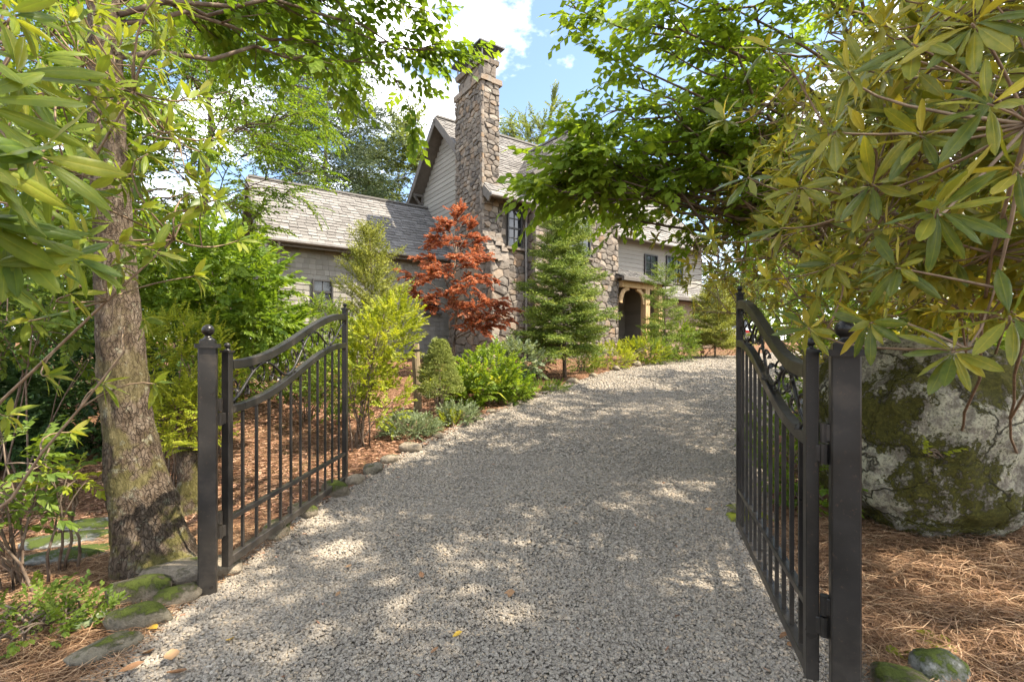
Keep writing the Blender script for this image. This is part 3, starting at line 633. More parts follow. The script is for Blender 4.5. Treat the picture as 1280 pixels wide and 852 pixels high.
# wing roof: the shingles one can pick apart are pieces of their own
d = deck('wing_roof', [(-6.07, WEV, WEZ), (.57, WEV, WEZ), (.57, WV, WZ), (-6.07, WV, WZ)])
tile_roof(d, (-6.07, WEV, WEZ), (1, 0, 0), (0, WV - WEV, WZ - WEZ), 6.6, math.hypot(WV - WEV, WZ - WEZ), .18, .28, budget=[300], seed=26)
d = deck('wing_roof_back', [(.57, 2 * WV - WEV, WEZ), (-6.07, 2 * WV - WEV, WEZ), (-6.07, WV, WZ - .004), (.57, WV, WZ - .004)])
m = HB(); box(m, (-6.07, WV - .13, WZ - .02), (.54, WV + .13, WZ + .045)); m.part('ridge_cap', 'shingle')
bargeboard((-6.1, WEV, WEZ - .13), (-6.1, WV, WZ - .11)).part('barge_board', 'trim'); bargeboard((-6.1, 2 * WV - WEV, WEZ - .13), (-6.1, WV, WZ - .11)).part('barge_board', 'trim')
m = HB(); sweep(m, [(-6.09, WEV - .08, WEZ - .05), (.54, WEV - .08, WEZ - .05)], .15, .13, ch=.25); gt = m.part('gutter', 'metal_gutter')
m = HB(); tube(m, [(-5.55, WEV - .08, WEZ - .1), (-5.55, WEV + .02, WEZ - .3), (-5.5, 3.0, WEZ - .5), (-5.5, 3.02, 1.0)], .045, .045, 8); m.part('downspout', 'metal_gutter', gt)
m = HB(); box(m, (-6.05, WEV + .02, WEZ - .2), (.54, WEV + .05, WEZ - .02)); m.part('fascia', 'soffit')
# windows
def window(u0, u1, z0, z1, v, nx=2, nz=3, arch=False):
    m = HB(); w = .055
    box(m, (u0, v - .06, z0), (u0 + w, v + .06, z1)); box(m, (u1 - w, v - .06, z0), (u1, v + .06, z1)); box(m, (u0 + w, v - .06, z0), (u1 - w, v + .06, z0 + w))
    if not arch: box(m, (u0 + w, v - .06, z1 - w), (u1 - w, v + .06, z1))
    else:
        c = (u0 + u1) / 2; r_ = (u1 - u0) / 2 - w / 2; a = np.linspace(0, math.pi, 15)
        sweep(m, np.stack([c + r_ * np.cos(a), np.full(15, v), z1 + r_ * np.sin(a)], 1), w, .12, up=(0, -1, 0))
    wn = m.part('window', 'window_frame')
    m = HB()
    if arch:
        c = (u0 + u1) / 2; r_ = (u1 - u0) / 2 - .02; a = np.linspace(0, math.pi, 15)
        prism(m, [(u0 + .02, z0 + .02), (u1 - .02, z0 + .02)] + [(c + r_ * math.cos(q), z1 + r_ * math.sin(q)) for q in a], mapV(v - .005), .02)
    else: box(m, (u0 + .02, v + .0, z0 + .02), (u1 - .02, v + .02, z1 - .02))
    m.part('pane', 'glass', wn)
    m = HB()
    for i in range(1, nx): x = u0 + (u1 - u0) * i / nx; box(m, (x - .012, v - .025, z0 + w), (x + .012, v - .01, z1 + (.5 if arch else -w)))
    for i in range(1, nz): z = z0 + (z1 - z0) * i / nz; hh = .028 if (nz % 2 == 0 and i == nz // 2) else .012; box(m, (u0 + w, v - .03, z - hh), (u1 - w, v - .012, z + hh))
    m.part('muntins', 'window_frame', wn)
    m = HB(); box(m, (u0 - .1, v - .12, z0 - .08), (u1 + .1, v + .02, z0 - .003)); m.part('sill', 'stone' if v < 1 else 'trim', wn)
window(1.08, 1.68, 5.05, 6.36, .13, 2, 4)
window(3.34, 4.44, 4.95, 6.1, -.36, 3, 3, arch=True)
window(9.6, 10.5, 4.85, 6.0, 1.47); window(11.15, 11.75, 4.85, 6.1, 1.47); window(11.8, 12.4, 4.85, 6.1, 1.47)
window(-4.5, -3.85, 3.05, 3.85, 3.06, 2, 2); window(-.55, -.02, 3.0, 3.6, 3.06, 2, 2)
# porch
m = HB(); V = [(5.75, -.75, 4.32), (8.55, -.75, 4.32), (8.55, 1.5, 4.32), (5.75, 1.5, 4.32), (5.75, 1.45, 5.15), (7.1, 1.45, 5.15)]
m.add(V, [[0,1,5],[0,5,4],[1,2,5],[0,2,1],[0,3,2],[0,4,3],[2,3,4],[2,4,5]]); pr = m.part('porch_roof', 'soffit')
p0, p1 = np.array(V[0]), np.array(V[4]); sl_ = np.linalg.norm(p1 - p0)
tile_roof(pr, (5.75, -.75, 4.36), (1, 0, 0), (0, 2.2, .83), 2.8, sl_, .19, .3, seed=31, clipf=lambda a, s: a < 2.8 - 1.45 * s / sl_)
m = HB(); sweep(m, [(5.72, -.8, 4.28), (8.6, -.8, 4.28)], .12, .16, ch=.1); sweep(m, [(8.6, -.8, 4.28), (8.6, 1.4, 4.28)], .12, .16, ch=.1); m.part('fascia', 'trim', pr)
porch = m = HB(); box(m, (5.95, -.55, 4.0), (8.3, -.35, 4.24)); pb = m.part('porch_beam', 'timber')
m = HB(); box(m, (7.3, -.55, 1.3), (7.55, -.3, 4.0)); m.part('porch_post', 'timber')
m = HB(); box(m, (8.1, -.55, 1.3), (8.32, -.3, 4.0)); m.part('porch_post', 'timber')
for (xa, xb) in ((5.96, 6.4), (7.3, 6.85)):
    m = HB(); pts = bez((xa, -.45, 3.4), (xa + (xb - xa) * .1, -.45, 3.95), (xb, -.45, 3.98), 7); sweep(m, pts, .16, .1, up=(0, -1, 0)); m.part('brace', 'timber', pb)
m = HB(); box(m, (6.0, 1.36, 1.3), (7.5, 1.44, 3.9)); dr = m.part('entrance_door', 'door_wood')
for k in range(4):
    m = HB(); box(m, (6.1 + (k % 2) * .68, 1.33, 1.5 + (k // 2) * 1.2), (6.68 + (k % 2) * .68, 1.36, 2.55 + (k // 2) * 1.2)); m.part('door_panel', 'door_wood', dr)
m = HB(); box(m, (8.34, -.3, 1.2), (8.44, 1.5, 4.28)); ps = m.part('porch_side_wall', 'door_wood')
boards(ps, 1.25, 4.25, lambda z: (-.3, 1.5), mapU(8.34), .17, seed=14)
# garage lean-to
d = deck('garage_roof', [(9.9, .5, 4.0), (14.6, .5, 4.0), (14.6, 1.5, 4.75), (9.9, 1.5, 4.75)])
tile_roof(d, (9.9, .5, 4.0), (1, 0, 0), (0, 1, .75), 4.7, 1.25, .19, .34, seed=33)
m = HB(); sweep(m, [(9.9, .45, 3.95), (14.6, .45, 3.95)], .1, .16, ch=.1); m.part('fascia', 'trim', d)
m = HB(); box(m, (10.2, 1.0, .9), (14.2, 1.15, 3.9)); gd = m.part('garage_door', 'door_wood')
for k in range(4):
    m = HB(); box(m, (10.4, .96, 1.5 + k * .55), (13.9, 1.0, 1.98 + k * .55)); m.part('door_panel', 'door_wood', gd)

# ------------------------------------------------------------------ gate posts and gates
def ball_finial(parent, c, r, name='ball_finial'):
    m = MB(); a = np.linspace(-1.15, math.pi / 2, 12)
    prof = [(r * 1.15, 0), (r * 1.15, r * .18), (r * .8, r * .35), (r * .5, r * .7), (r * .5, r * .85)] + [(r * math.cos(q) , r * 1.75 + r * math.sin(q)) for q in a[1:-1]] + [(.0005, r * 2.75)]
    lathe(m, prof, c, 20); return m.build(name, 'iron', parent, smooth=True)
def gate_post(x, y, rz, h, label):
    z0 = float(ground(x, y)) - .05
    o = thing('gate_post', (x, y, z0), label, 'post', 'square iron posts of the driveway gate', rz)
    m = MB(); hh = h - z0; sweep(m, [(0, 0, 0), (0, 0, hh)], .102, .102, up=(0, 1, 0), ch=.06); m.build('post_shaft', 'iron', o)
    m = MB(); sweep(m, [(0, 0, hh - .004), (0, 0, hh + .022)], .135, .135, up=(0, 1, 0), ch=.03); sweep(m, [(0, 0, hh + .022), (0, 0, hh + .045)], .09, .09, up=(0, 1, 0), ch=.05); m.build('post_cap', 'iron', o)
    ball_finial(o, (0, 0, hh + .044), .036)
    return o
def gate(hinge, free, label, flip, post_xy):
    """leaf built along local +x from the hinge stile to the free stile"""
    h, f = np.array(hinge), np.array(free); L_ = float(np.linalg.norm(f - h)); rz = math.atan2(f[1] - h[1], f[0] - h[0])
    o = thing('driveway_gate', (h[0], h[1], 0.0), label, 'gate', 'wrought iron leaves of the driveway gate', rz)
    B, LR, TH, TF, MH, MF, LIFT = .15, .42, 1.45, 1.90, 1.13, 1.57, 0
    ease = lambda t: .5 - .5 * np.cos(np.pi * np.clip(t, 0, 1))
    m = MB(); sweep(m, [(0, 0, B - .03), (0, 0, 1.50)], .05, .05, up=(0, 1, 0), ch=.08); st = m.build('stile', 'iron', o)
    m = MB(); sweep(m, [(0, 0, 1.498), (0, 0, 1.512)], .066, .066, up=(0, 1, 0), ch=.05); m.build('stile_cap', 'iron', st)
    ball_finial(st, (0, 0, 1.51), .019)
    m = MB(); sweep(m, [(L_, 0, B - .03), (L_, 0, 1.955)], .05, .05, up=(0, 1, 0), ch=.08); st = m.build('stile', 'iron', o)
    m = MB(); sweep(m, [(L_, 0, 1.953), (L_, 0, 1.967)], .066, .066, up=(0, 1, 0), ch=.05); m.build('stile_cap', 'iron', st); ball_finial(st, (L_, 0, 1.965), .021)
    a, b = .026, L_ - .026
    m = MB(); sweep(m, [(a, 0, B), (b, 0, B)], .046, .055, ch=.08); m.build('bottom_rail', 'iron', o)
    m = MB(); sweep(m, [(a, 0, LR), (b, 0, LR)], .04, .032, ch=.08); m.build('lower_rail', 'iron', o)
    t = np.linspace(0, 1, 25); x = a + (b - a) * t
    zt = TH - .03 + (TF - TH) * ease(t); zm = MH + (MF - MH) * ease(t)
    m = MB(); sweep(m, np.stack([x, 0 * x, zt], 1), .05, .062, ch=.08); m.build('top_rail', 'iron', o)
    m = MB(); sweep(m, np.stack([x, 0 * x, zm], 1), .048, .055, ch=.08); m.build('arched_rail', 'iron', o)
    nb = 11
    for k in range(1, nb + 1):
        xx = L_ * k / (nb + 1); zz = float(np.interp(xx, x, zm)) - .015
        m = MB(); sweep(m, [(xx, 0, B + .02), (xx, 0, zz)], .019, .019, up=(0, 1, 0), ch=.1); m.build('bar', 'iron', o)
    # leafy scroll: a wandering main stem with curled tendrils and small leaves
    r = np.random.default_rng(5 + flip)
    tt = np.linspace(.0, 1, 46); mid = (np.interp(tt, t, zt) + np.interp(tt, t, zm)) / 2
    stem = np.stack([a + (b - a) * tt, .004 * np.sin(tt * 17), mid + .105 * np.sin(tt * 15.2 - 1.45)], 1)
    m = MB(); tube(m, stem, .0105, .008, 7); sc_ = m.build('scroll_stem', 'iron', o, smooth=True)
    LEAF = (np.array([(0,0,0),(-.32,.35,.05),(-.5,.62,.0),(-.2,.72,.05),(0,1.0,-.05),(.2,.72,.05),(.5,.62,0),(.32,.35,.05),(0,.5,.12)], float), np.array([[8,i,(i+1) % 8] for i in range(8)]), np.full(9, .5))
    for k in range(24):
        q = (k + .6) / 24.5; i = int(q * 45); p = stem[i]; tg = unit(stem[min(i + 1, 45)] - stem[max(i - 1, 0)]); s = 1 if k % 2 else -1
        lim = float(np.interp(q, t, zt)) - .035 if s > 0 else float(np.interp(q, t, zm)) + .03
        R_ = np.clip(abs(lim - p[2]) * .5, .03, .075); turn = r.uniform(3.6, 4.9); nn_ = np.array([-tg[2], 0, tg[0]]) * s
        th = np.linspace(0, turn, 14); rad = R_ * (1 - .55 * th / turn); c = p + nn_ * R_
        pts = c[None] + (-np.cos(th)[:, None] * nn_ + np.sin(th)[:, None] * tg) * rad[:, None]; pts[:, 1] += .012 * np.sin(th)
        zlo, zhi = np.interp(pts[:, 0], x, zm) + .015, np.interp(pts[:, 0], x, zt) - .015; pts[:, 2] = np.clip(pts[:, 2], zlo, zhi); pts[:, 0] = np.clip(pts[:, 0], a + .005, b - .005)
        m = MB(); tube(m, pts, .0075, .005, 6); td = m.build('tendril', 'iron', o, smooth=True)
        m = MB(); pe = np.array([pts[-1], pts[6], pts[3]]); dd = unit(r.normal(size=(3, 3)) * [1, .35, 1]); pe[:, 2] = np.clip(pe[:, 2], np.interp(pe[:, 0], x, zm) + .02, np.interp(pe[:, 0], x, zt) - .02)
        scatter(m, LEAF, pe, dd, r.normal(size=(3, 3)) + [0, 2.0, 0], .042); m.build('scroll_leaf', 'iron', td)
    # hinges reach back to the post
    dp = np.array(post_xy) - h; ca, sa = math.cos(-rz), math.sin(-rz); pl = np.array([dp[0] * ca - dp[1] * sa, dp[0] * sa + dp[1] * ca])
    for zh in (.40, 1.12):
        m = MB(); q = pl * .42
        tube(m, [(q[0], q[1], zh - .085), (q[0], q[1], zh - .003)], .021, .021, 12); tube(m, [(q[0], q[1], zh + .003), (q[0], q[1], zh + .085)], .019, .019, 12)
        sweep(m, [(0, 0, zh - .045), (q[0], q[1], zh - .045)], .03, .07, ch=.05); sweep(m, [(q[0], q[1], zh + .045), (pl[0], pl[1], zh + .045)], .03, .07, ch=.05)
        m.build('hinge', 'iron', o)
    return o
gate_post(-1.90, 3.10, math.radians(27), 1.53, 'square black iron post with ball top beside the leaning mossy tree')
gate_post(1.355, 2.02, math.radians(-27), 1.488, 'square black iron post with ball top beside the lichen covered boulder')
gate((-1.845, 3.215), (-1.785, 5.30), 'open black iron gate leaf with scroll panel before the flower bed', 0, (-1.90, 3.10))
gate((1.275, 2.115), (1.80, 3.92), 'open black iron gate leaf with scroll panel under the large rhododendron', 1, (1.355, 2.02))

# ------------------------------------------------------------------ rocks
def rock(name, c, rad, label, cat, mat, group=None, rz=0, sub=4, amp=.2, flat=1.0, seed=0, sink=.48):
    v, f = ico(sub); off = np.random.default_rng(seed).uniform(-20, 20, 3)
    n_ = noise3(v + off, 1.0, 3); v2 = np.sign(v) * np.abs(v) ** .8; v2 = v2 * (1 + amp * n_ + .09 * noise3(v + off, 3.2, 4) + .03 * noise3(v + off, 9, 3))[:, None]; cut = unit(np.random.default_rng(seed + 9).normal(size=(7, 3))); dd_ = v2 @ cut.T; v2 = v2 - sum((np.maximum(dd_[:, [q_]] - .72, 0) * .4) * cut[q_] for q_ in range(7)); v2 = np.sign(v2) * np.abs(v2) ** flat; v2 = v2 * np.array(rad)
    v2 = v2 @ np.array([[math.cos(rz), math.sin(rz), 0], [-math.sin(rz), math.cos(rz), 0], [0, 0, 1]])
    z0 = float(ground(c[0], c[1])) if len(c) == 2 else c[2]
    m = MB(); m.add(v2, f); o = m.build(name, mat, smooth=True); o.location = (c[0], c[1], z0 + rad[2] * (1 - sink) - (0)); return tag(o, label, cat, group)
def big_boulder():
    v, f = ico(6)
    v2 = v.copy(); v2 = np.sign(v2) * np.abs(v2) ** .82
    v2 = v2 * (1 + .10 * noise3(v, 1.1, 3) + .035 * noise3(v + 4, 3.5, 4) + .03 * noise3(v + 9, 8, 4) + .012 * np.abs(noise3(v + 3, 22, 3)))[:, None]
    lay = np.sin(v2[:, 2] * 9 + 2.0 * noise3(v, 1.4, 2) + v2[:, 0] * 2.5); v2 = v2 * (1 + .012 * np.sign(lay) * np.abs(lay) ** .5)[:, None]
    v2 = v2 * np.array([.74, .8, .84]); z0 = float(ground(3.5, 4.35)); m = MB(); m.add(v2, f)
    o = m.build('boulder', 'boulder', smooth=True); o.location = (3.42, 4.22, z0 + .64); tag(o, 'huge pale boulder blotched with moss and lichen behind the gate post', 'boulder')
big_boulder()
rock('mossy_rock', (-2.05, 2.72), (.155, .09, .08), 'long rounded grey green rock at the edge of the gravel', 'rock', 'rock_grey', rz=.6, seed=3)
rock('mossy_rock', (-2.25, 3.02), (.17, .125, .085), 'bright green mossy rock at the foot of the leaning tree', 'rock', 'rock_moss', rz=.3, seed=4)
rock('mossy_rock', (-2.02, 2.98), (.13, .09, .06), 'small mossy stone touching the gate post base', 'rock', 'rock_moss', rz=.8, seed=5)
rock('flat_rock', (-2.14, 3.32), (.30, .20, .07), 'pale flat stone ledge between leaning tree and gate post', 'rock', 'rock_tan', rz=.5, seed=6)
rock('flat_rock', (-2.02, 2.46), (.16, .08, .055), 'pale flat stone half buried in pine needles beside gravel', 'rock', 'rock_grey', rz=.9, seed=7)
for k, (px, py, Z, rx, ry, lb) in enumerate([(118, 648, 4.55, .30, .16, 'grey stepping stone farthest up the needle covered slope'), (92, 678, 4.2, .36, .16, 'broad pale stepping stone in the middle of the needle covered slope'), (85, 706, 3.85, .34, .15, 'mossy grey stepping stone lowest on the needle covered slope')]):
    x = (px - HX) / F * Z; rock('stepping_stone', (x, Z), (rx, ry, .05), lb, 'stepping stone', 'slate', 'stepping stones in the pine needles', rz=.35, seed=20 + k, sink=.45)
rock('mossy_rock', (1.72, 2.20), (.13, .10, .07), 'small bright mossy stone in the pine straw', 'rock', 'rock_moss', seed=31)
rock('mossy_rock', (1.95, 2.28), (.12, .09, .08), 'grey lichen spotted stone in the pine straw', 'rock', 'slate', seed=32)
es = [(345, 668, .13), (385, 643, .13), (425, 617, .14), (442, 604, .10), (466, 590, .12), (487, 577, .10), (515, 563, .13), (560, 546, .08), (600, 526, .11), (622, 516, .08), (640, 507, .07), (668, 496, .12), (690, 488, .16), (718, 479, .14), (742, 471, .12), (775, 463, .14), (800, 458, .16)]
for k, (px, py, r_) in enumerate(es):
    yy = np.linspace(3.6, 18, 400); pj = HY + F * (EYE - gprof(yy)) / yy; Z = float(np.interp(-py, -pj, yy)); x = float(np.interp(Z, LE[:, 1], LE[:, 0])) - .06
    lb = ['mossy edging stone under the open gate leaf beside the flower bed', 'pale edging stone at the foot of the tall lime green shrub', 'edging stone beside the low grey green mound', 'small edging stone below the glossy broad leaved shrub', 'edging stone half hidden in groundcover below the spruce', 'edging stone where mulch meets gravel beyond the spruce'][np.searchsorted([3, 6, 8, 11, 14], k, side='right')]
    rock('edging_stone', (x, Z), (r_ * 1.15, r_ * .8, r_ * .62), lb, 'stone', ['rock_tan', 'rock_grey', 'rock_moss'][(0 if k > 5 else [2, 2, 2, 0, 1, 0][k])], 'edging stones along the drive', rz=float(rnd(0, 3)), seed=60 + k, sub=3)
# wooden post in the bed
pz = float(ground(-1.63, 8.6)); o = thing('garden_post', (-1.63, 8.6, pz), 'short weathered round timber post beside the dwarf conical conifer', 'post')
m = MB(); v_ = [(0, 0, -.1), (-.01, 0, .4), (-.035, 0, .8), (-.05, 0, 1.15)]; tube(m, v_, .072, .07, 12); m.build('post_shaft', 'post_wood', o, smooth=False)
m = MB(); tube(m, [(-.042, 0, 1.02), (-.044, 0, 1.05)], .078, .078, 12); m.build('wire_band', 'iron', o)

# ------------------------------------------------------------------ foliage templates
def leaf_hi(wd=.24, fold=.06, droop=.12, k=4):
    ys = np.linspace(0, 1, k + 1); w = wd * np.sin(np.pi * np.clip(ys, 0, 1) ** .85) ** .8; w[0] = .02; w[-1] = .0
    V, Fc = [], []
    for i, y in enumerate(ys):
        z = -droop * y * y; V += [(-w[i], y, z + fold * w[i] / wd), (0, y, z), (w[i], y, z + fold * w[i] / wd)]
    for i in range(k):
        a = i * 3
        for q in (0, 1): Fc += [[a + q, a + q + 1, a + q + 4], [a + q, a + q + 4, a + q + 3]]
    return np.array(V, float), np.array(Fc), np.full(len(V), .5)
def leaf_lo(wd=.28, fold=.08, droop=.1):
    return np.array([(0, 0, 0), (wd, .45, fold), (0, 1, -droop), (-wd, .45, fold)], float), np.array([[0, 1, 2], [0, 2, 3]]), np.full(4, .5)
def merge(lst):
    V, Fc, T, o = [], [], [], 0
    for v, f, t_ in lst: V.append(v); Fc.append(f + o); T.append(t_); o += len(v)
    return np.concatenate(V), np.concatenate(Fc), np.concatenate(T)
def place(T, p, d, n_, s, tint=None):
    mb = MB(); scatter(mb, T, np.array([p]), np.array([d]), np.array([n_]), s, tint=np.array([.5]))
    v, f = mb.v[0], mb.f[0]; return v, f, np.full(len(v), rng.random() if tint is None else tint)
def spray(n_, length, leaf, ll, spread=.9, droop=.25, flat=.35, twig=.003):
    out = []
    for i in range(n_):
        q = (i + .7) / n_; p = np.array([0, length * q, -droop * length * q * q]); s = 1 if i % 2 else -1; a = spread * (1.05 - .75 * q) + rng.normal(0, .15)
        d = np.array([s * math.sin(a), math.cos(a), -.25 - droop * q + rng.normal(0, .12)])
        out.append(place(leaf, p, d, np.array([rng.normal(0, flat), rng.normal(0, flat), 1]), ll * rng.uniform(.75, 1.15) * (1 - .25 * abs(q - .5))))
    if twig:
        mb = MB(); tt = np.linspace(0, 1, 4); sweep(mb, np.stack([0 * tt, length * tt, -droop * length * tt ** 2], 1), 2 * twig, 2 * twig, sides=3); out.append((mb.v[0], mb.f[0], np.full(len(mb.v[0]), .05)))
    return merge(out)
def tuft(n_, length, wd, arch=.6):                 # strap leaves arching from one base
    out = []
    for i in range(n_):
        a = rng.uniform(0, 6.28); e = rng.uniform(.5, 1.35); l = length * rng.uniform(.6, 1.1); ys = np.linspace(0, 1, 5); h = np.array([math.cos(a), math.sin(a), 0])
        pts = np.outer(ys * l * math.cos(e), h) + np.outer(l * (ys * math.sin(e) - arch * ys ** 2.2 * .6), [0, 0, 1.0]); sd = np.array([-h[1], h[0], 0]); w = wd * np.array([.5, 1, 1, .7, .05])
        V = np.concatenate([pts - sd * w[:, None], pts + sd * w[:, None]]); Fc = []
        for q in range(4): Fc += [[q, q + 5, q + 6], [q, q + 6, q + 1]]
        out.append((V, np.array(Fc), np.full(10, rng.random())))
    return merge(out)
def needle_twig(length, n_, nl, nw, cone=.9, side=0, flat=False):
    """a twig along +Y clothed in needles; side adds short side shoots"""
    segs = [((0, 0, 0), (0, length, -.05 * length))]
    for i in range(side):
        q = .2 + .7 * (i + .5) / side; s = 1 if i % 2 else -1; l = length * (1 - q) * .75 + .12 * length
        segs.append(((0, length * q, 0), (s * l * .75, length * q + l * .66, rng.normal(-.08, .08) * l)))
    out = []
    tot = sum(np.linalg.norm(np.array(b) - a) for a, b in segs)
    for a, b in segs:
        a, b = np.array(a, float), np.array(b, float); l = np.linalg.norm(b - a); k = max(6, int(n_ * l / tot)); d = (b - a) / l
        q = np.sort(rng.random(k)); P_ = a + q[:, None] * (b - a); th = rng.uniform(0, 6.28, k); x = unit(np.cross(d, [0, 0, 1])); z = np.cross(x, d)
        ra = np.cos(th)[:, None] * x + np.sin(th)[:, None] * z * (.35 if flat else 1); dd = unit(ra * cone + d * rng.uniform(.5, 1.1, k)[:, None])
        sd = unit(np.cross(dd, rng.normal(size=(k, 3)))); le = nl * rng.uniform(.7, 1.15, k)[:, None]
        V = np.stack([P_ - sd * nw, P_ + sd * nw, P_ + dd * le], 1).reshape(-1, 3); tn = np.repeat(.25 + .75 * q * np.linspace(.7, 1, k), 3)
        out.append((V, np.arange(3 * k).reshape(-1, 3), tn))
    return merge(out)

LB = leaf_hi(.27, .05, .15, 3); LBd = leaf_lo(.28); LS = leaf_lo(.24)
SP_BEECH = [spray(10, .40, leaf_hi(.33, .05, .15, 2), .10, spread=1.15, flat=.5, twig=.0025) for _ in range(5)]
SP_FAR = [spray(12, .55, LBd, .13, twig=.003) for _ in range(5)]
SP_SMALL = [spray(14, .34, LS, .062, twig=.002) for _ in range(5)]
SP_SHRUB = [spray(11, .26, leaf_hi(.29, .05, .15, 2), .085, spread=1.1, droop=.1, flat=.5, twig=.002) for _ in range(5)]
SP_BUSH = [spray(11, .26, leaf_lo(.30, .07, .14), .088, spread=1.1, droop=.1, flat=.5, twig=.002) for _ in range(5)]
SP_TINY = [spray(12, .14, LS, .042, spread=1.2, droop=.05, flat=.7, twig=.0015) for _ in range(4)]
SP_MAPLE = [merge([spray(16, .21, leaf_lo(.36), .075, spread=1.6, droop=.2, flat=1.0, twig=.002)]) for _ in range(4)]
TW = [needle_twig(.34, 82, .038, .0072, side=6) for _ in range(4)]
TW_HEM = [needle_twig(.8, 110, .075, .011, side=7, flat=True) for _ in range(4)]
TW_DW = [needle_twig(.13, 36, .021, .0044, side=4) for _ in range(4)]

def along(path, q):
    n_ = len(path); t_ = q * (n_ - 1); i = np.minimum(t_.astype(int), n_ - 2); fr = (t_ - i)[:, None]
    return path[i] * (1 - fr) + path[i + 1] * fr, unit(path[i + 1] - path[i])
def in_ell(c, r, n_, shell=.45, seed=None):
    d = unit(rng.normal(size=(n_, 3))); return np.asarray(c) + d * np.asarray(r) * (rng.uniform(shell, 1, n_) ** .6)[:, None]
def woody(name, label, cat, base, trunk, tr, ends, templates, leafmat, nsec=7, l2=.8, nsp=4, scale=1.0, wood='twig', trunk_obj=None, group=None, start=(.35, .95), sag=.15,
          trunk_sides=8, bough_r=.35, tint_bias=0.0, t0=.35, rise=.25, up=.1):
    """a tree or shrub: trunk, boughs to each end point, side twigs and leafy sprays"""
    base = np.asarray(base, float); o = thing(name, base, label, cat, group); wd, cr = MB(), MB(); trunk = np.asarray(trunk, float)
    if trunk_obj is None: tube(wd, trunk, 0, 0, trunk_sides, rr=np.asarray(tr))
    P, D, S = [], [], []; zt = trunk[:, 2]
    cum = np.linspace(0, 1, len(trunk))
    for e in ends:
        e = np.asarray(e, float); hd = np.linalg.norm(e[:2] - trunk[-1, :2]); q = float(np.clip(np.interp(e[2] - rise * hd - .2, zt, cum), *start)) if np.all(np.diff(zt) > 0) else rng.uniform(*start)
        p0 = along(trunk, np.array([q]))[0][0]; r0 = float(np.interp(q, cum, tr)) * bough_r; ln = np.linalg.norm(e - p0)
        ctrl = (p0 + e) / 2 + np.array([0, 0, sag * ln]) + rng.normal(0, .06, 3) * ln; path = bez(p0, ctrl, e, 8); path[1:-1] += rng.normal(0, .02, (6, 3)) * ln
        tube(wd, path, max(r0, .012), .005, 5)
        qs = np.append(rng.uniform(t0, 1, nsec - 1), .97); pp, tg = along(path, qs)
        for p, g_, q2 in zip(pp, tg, qs):
            yaw = rng.uniform(.3, 1.25) * rng.choice([-1, 1]) * (1.15 - .5 * q2); c_, s_ = math.cos(yaw), math.sin(yaw)
            d = unit(np.array([g_[0] * c_ - g_[1] * s_, g_[0] * s_ + g_[1] * c_, g_[2] * .5 + rng.normal(up, .25)])); l = l2 * rng.uniform(.6, 1.2) * (1.2 - .5 * q2)
            pe = p + d * l; pc = p + d * l * .5 + np.array([0, 0, .06 * l]); sp = bez(p, pc, pe - [0, 0, .08 * l], 4); tube(wd, sp[[0, 1, 3]], .008 * scale + .002, .003, 3)
            k = nsp; q3 = np.append(rng.uniform(.15, 1, k - 1), 1.0); p3, t3 = along(sp, q3)
            y3 = rng.uniform(-1.1, 1.1, k); dd = np.stack([t3[:, 0] * np.cos(y3) - t3[:, 1] * np.sin(y3), t3[:, 0] * np.sin(y3) + t3[:, 1] * np.cos(y3), t3[:, 2] + rng.normal(0, .2, k)], 1)
            P.append(p3); D.append(dd); S.append(rng.uniform(.75, 1.2, k) * scale)
    P, D, S = np.concatenate(P), np.concatenate(D), np.concatenate(S); Nn = np.array([0, 0, 1.]) + rng.normal(0, .3, P.shape)
    w = pick(templates, len(P)); tn = np.clip(rng.normal(.45 + tint_bias, .2, len(P)), 0, 1)
    for i, T in enumerate(templates): scatter(cr, T, P[w == i], D[w == i], Nn[w == i], S[w == i], tint=tn[w == i])
    if trunk_obj is not None: trunk_obj(o, base)
    wd.build('trunk' if trunk_obj is None else 'limbs', wood, o, smooth=True, loc=base); cr.build('crown', leafmat, o, loc=base)
    return o
